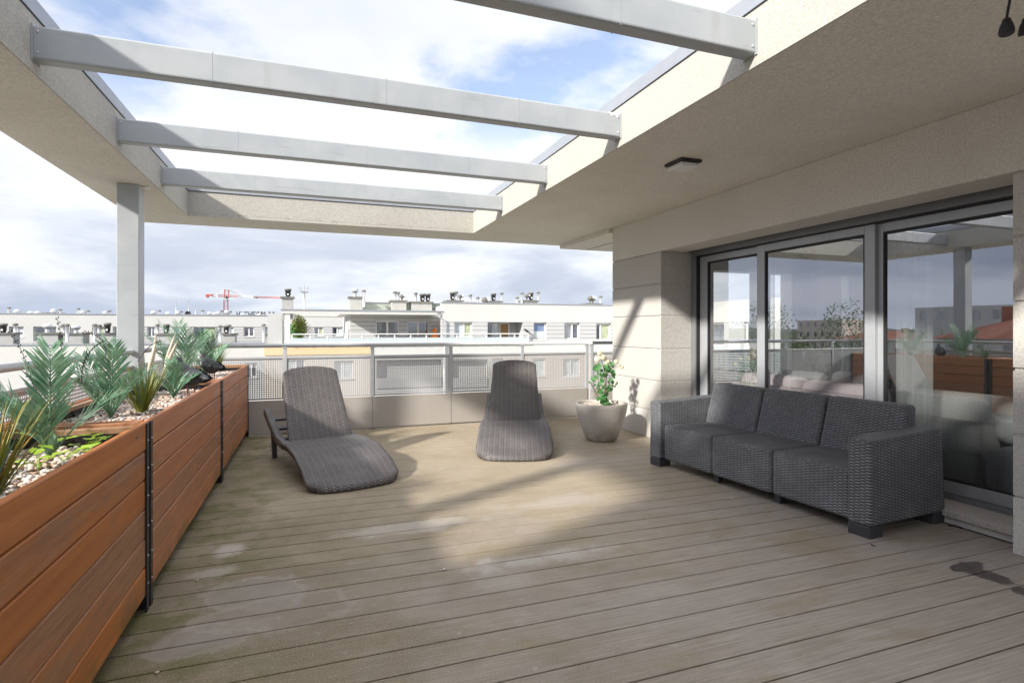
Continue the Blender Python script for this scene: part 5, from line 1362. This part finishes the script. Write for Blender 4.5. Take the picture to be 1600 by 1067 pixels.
b = MB(); b.box(X(360, 90), X(560, 90), 89.8, 110, -18, Z(400, 496.6, 90)); b.build('wall', M['far_grey'], fb)
b = MB(); b.box(X(360, 90)-.2, X(560, 90)+.2, 89.6, 110.2, Z(400, 496.6, 90), Z(400, 496.2, 90)); b.build('roof_edge', M['flash'], fb)
# ---- crane
cr = thing('tower_crane', 'red and white tower crane with a long jib on the horizon', 'crane', (X(353, 150), 150, -18))
def lattice(b, p, q, w_, seg):
    p, q = Vector(p), Vector(q); d = (q-p).normalized(); a = Vector((0, 1, 0)); c = d.cross(a).normalized(); offs = [(a+c)*w_, (a-c)*w_, (-a-c)*w_, (c-a)*w_]
    for o in offs: b.tube([p+o, q+o], .05, 4)
    for k in range(seg):
        s0, s1 = p.lerp(q, k/seg), p.lerp(q, (k+1)/seg)
        for i in range(4): b.tube([s0+offs[i], s1+offs[(i+1) % 4]], .03, 4)
Yc = 150; cz = lambda v: Z(353, v, Yc); cxx = lambda u: X(u, Yc)
b = MB(); lattice(b, (cxx(353), Yc, -18), (cxx(353), Yc, cz(468)), .42, 26); b.build('tower', M['red'], cr)
b = MB(); b.box(cxx(350.8), cxx(355.2), Yc-.7, Yc+.7, cz(470), cz(466)); b.build('slewing_ring', M['galv'], cr)
b = MB(); lattice(b, (cxx(353.5), Yc, cz(466)), (cxx(354.5), Yc, cz(452.5)), .45, 4); b.build('tower_head', M['red'], cr)
b = MB(); lattice(b, (cxx(341), Yc, cz(462.5)), (cxx(371), Yc, cz(462.5)), .22, 8); b.build('jib_root', M['red'], cr)
b = MB(); lattice(b, (cxx(371), Yc, cz(462.8)), (cxx(396), Yc, cz(463.2)), .2, 8); lattice(b, (cxx(332), Yc, cz(462.3)), (cxx(341), Yc, cz(462.4)), .3, 3); b.build('jib_section', M['whitep'], cr)
b = MB(); lattice(b, (cxx(396), Yc, cz(463.2)), (cxx(440), Yc, cz(464)), .15, 14); b.build('jib_tip', M['red'], cr)
b = MB(); b.box(cxx(322), cxx(332), Yc-.7, Yc+.7, cz(463), cz(460.5)); b.box(cxx(322.5), cxx(326), Yc-.6, Yc+.6, cz(465.5), cz(463)); b.build('counterweight', M['red'], cr)
b = MB(); b.box(cxx(354), cxx(356.5), Yc-1.6, Yc-.6, cz(466.5), cz(463.5)); b.build('cab', M['black'], cr)
b = MB(); b.tube([(cxx(354.5), Yc, cz(453)), (cxx(385), Yc, cz(462.5))], .06, 4); b.tube([(cxx(354), Yc, cz(453.5)), (cxx(330), Yc, cz(461))], .06, 4); b.build('tie_cable', M['galv'], cr)
b = MB(); b.box(cxx(399.5), cxx(402.5), Yc-.5, Yc+.5, cz(465.2), cz(463.8)); b.build('trolley', M['black'], cr)

# ---- town to the left (seen in the door's reflection)
def house(x0, x1, y0, y1, ze, zr_, label, roof='tile', dorm=0, wmat='far_white', name='red_roof_house'):
    r = thing(name, label, 'house', ((x0+x1)/2, (y0+y1)/2, -18))
    b = MB(); b.box(x0, x1, y0, y1, -18, ze); b.build('wall', M[wmat], r)
    if roof == 'tile':
        w2 = min(x1-x0, y1-y0)/2; b = MB(); e = .5
        A_ = [(x0-e, y0-e, ze), (x1+e, y0-e, ze), (x1+e, y1+e, ze), (x0-e, y1+e, ze)]
        if (x1-x0) > (y1-y0): R1, R2 = (x0+w2, (y0+y1)/2, zr_), (x1-w2, (y0+y1)/2, zr_); fs = [(A_[0], A_[1], R2, R1), (A_[2], A_[3], R1, R2), (A_[1], A_[2], R2), (A_[3], A_[0], R1)]
        else: R1, R2 = ((x0+x1)/2, y0+w2, zr_), ((x0+x1)/2, y1-w2, zr_); fs = [(A_[0], A_[1], R1), (A_[1], A_[2], R2, R1), (A_[2], A_[3], R2), (A_[3], A_[0], R1, R2)]
        for f in fs: b.face(list(f))
        b.face(A_[::-1]); ro = b.build('roof', M['tile'], r)
        b = MB()
        for k in range(3):
            yy = y0 + (y1-y0)*(.25+.25*k); b.box((x0+x1)/2+.6, (x0+x1)/2+1.4, yy, yy+1.2, zr_-1.2, zr_+.7)
        b.build('chimney', M['tile'], ro)
    # windows on the side facing the terrace
    ny = max(2, int((y1-y0)/2.4)); zz = ze - 1.9
    while zz > -9:
        for k in range(ny):
            yy = y0 + (k+.5)*(y1-y0)/ny; b = MB(); b.box(x1-.02, x1+.03, yy-.45, yy+.45, zz, zz+1.3); b.build('window', M['fglass'], r)
        zz -= 2.9
    return r
house(-66, -54, 22, 40, .3, 2.9, 'white house with large red hip roof far left of the terrace')
house(-150, -134, 98, 120, -1.4, .8, 'second white house with lower red roof farther along')
house(-96, -80, 38, 60, 4.6, 5, 'grey flat block standing behind the red roofs', roof='flat', wmat='far_grey', name='flat_block')
house(-150, -138, 120, 136, 4.0, 5, 'distant beige tower block on the left horizon', roof='flat', wmat='far_peach', name='flat_block')
k_ = 0
for (x, y, r_, h) in ((-40, 34, 3.2, -6), (-46, 50, 3.5, -3.0), (-60, 70, 4, -4), (-75, 78, 4, -3), (-58, 90, 4, -2), (-90, 100, 7, 1.6), (-70, 112, 6, .8), (-38, 60, 3, -4), (-110, 96, 7, 1.4), (-100, 130, 8, 2.0), (-47, 80, 3, -4)):
    tr_ = thing('broadleaf_tree', '%s green tree crown among the houses left of the terrace' % (ordn[k_].capitalize()), 'tree', (x, y, -18), 'trees between the far houses'); k_ += 1
    b = MB(); b.tube([(x, y, -18), (x+.3, y, -9), (x, y, h-r_*.4)], [.5, .35, .12], 7); b.build('trunk', M['stem'], tr_)
    leafcloud((x, y, h-r_*.6), (r_, r_, r_*1.5), 2600, .26, M['tree'], 'crown', tr_)
# distant wooded ridge: countless trees as one belt
b = MB(); n = 220; P = []
for j in range(5):
    row = []
    for i in range(n+1):
        a = -math.pi*.05 + math.pi*1.25*i/n; rr = 600 + j*30
        row.append((rr*math.cos(a)*1.0, rr*math.sin(a), -18 + (0 if j == 0 else (17 + 3.0*noise.noise((i*.35, j, 0)) + 2.2*noise.noise((i*1.7, j*3, 2))) * (.85 + .08*j))))
    P.append(row)
b.grid(P, sm=False); wd = b.build('distant_wood', M['treef']); tag(wd, 'dark wooded ridge along the horizon', 'wood', kind='stuff')
b = MB()
for i in range(160):
    a = rnd.uniform(math.pi*.55, math.pi*1.0); rr = rnd.uniform(180, 520); x, y = rr*math.cos(a), rr*math.sin(a); s_ = rnd.uniform(5, 12); h = rnd.uniform(3, 11)
    b.box(x-s_, x+s_, y-s_*.6, y+s_*.6, -18, -18+h)
tw_o = b.build('far_town', M['far_white']); tag(tw_o, 'scattered pale roofs of the far town below the horizon', 'town', kind='stuff')
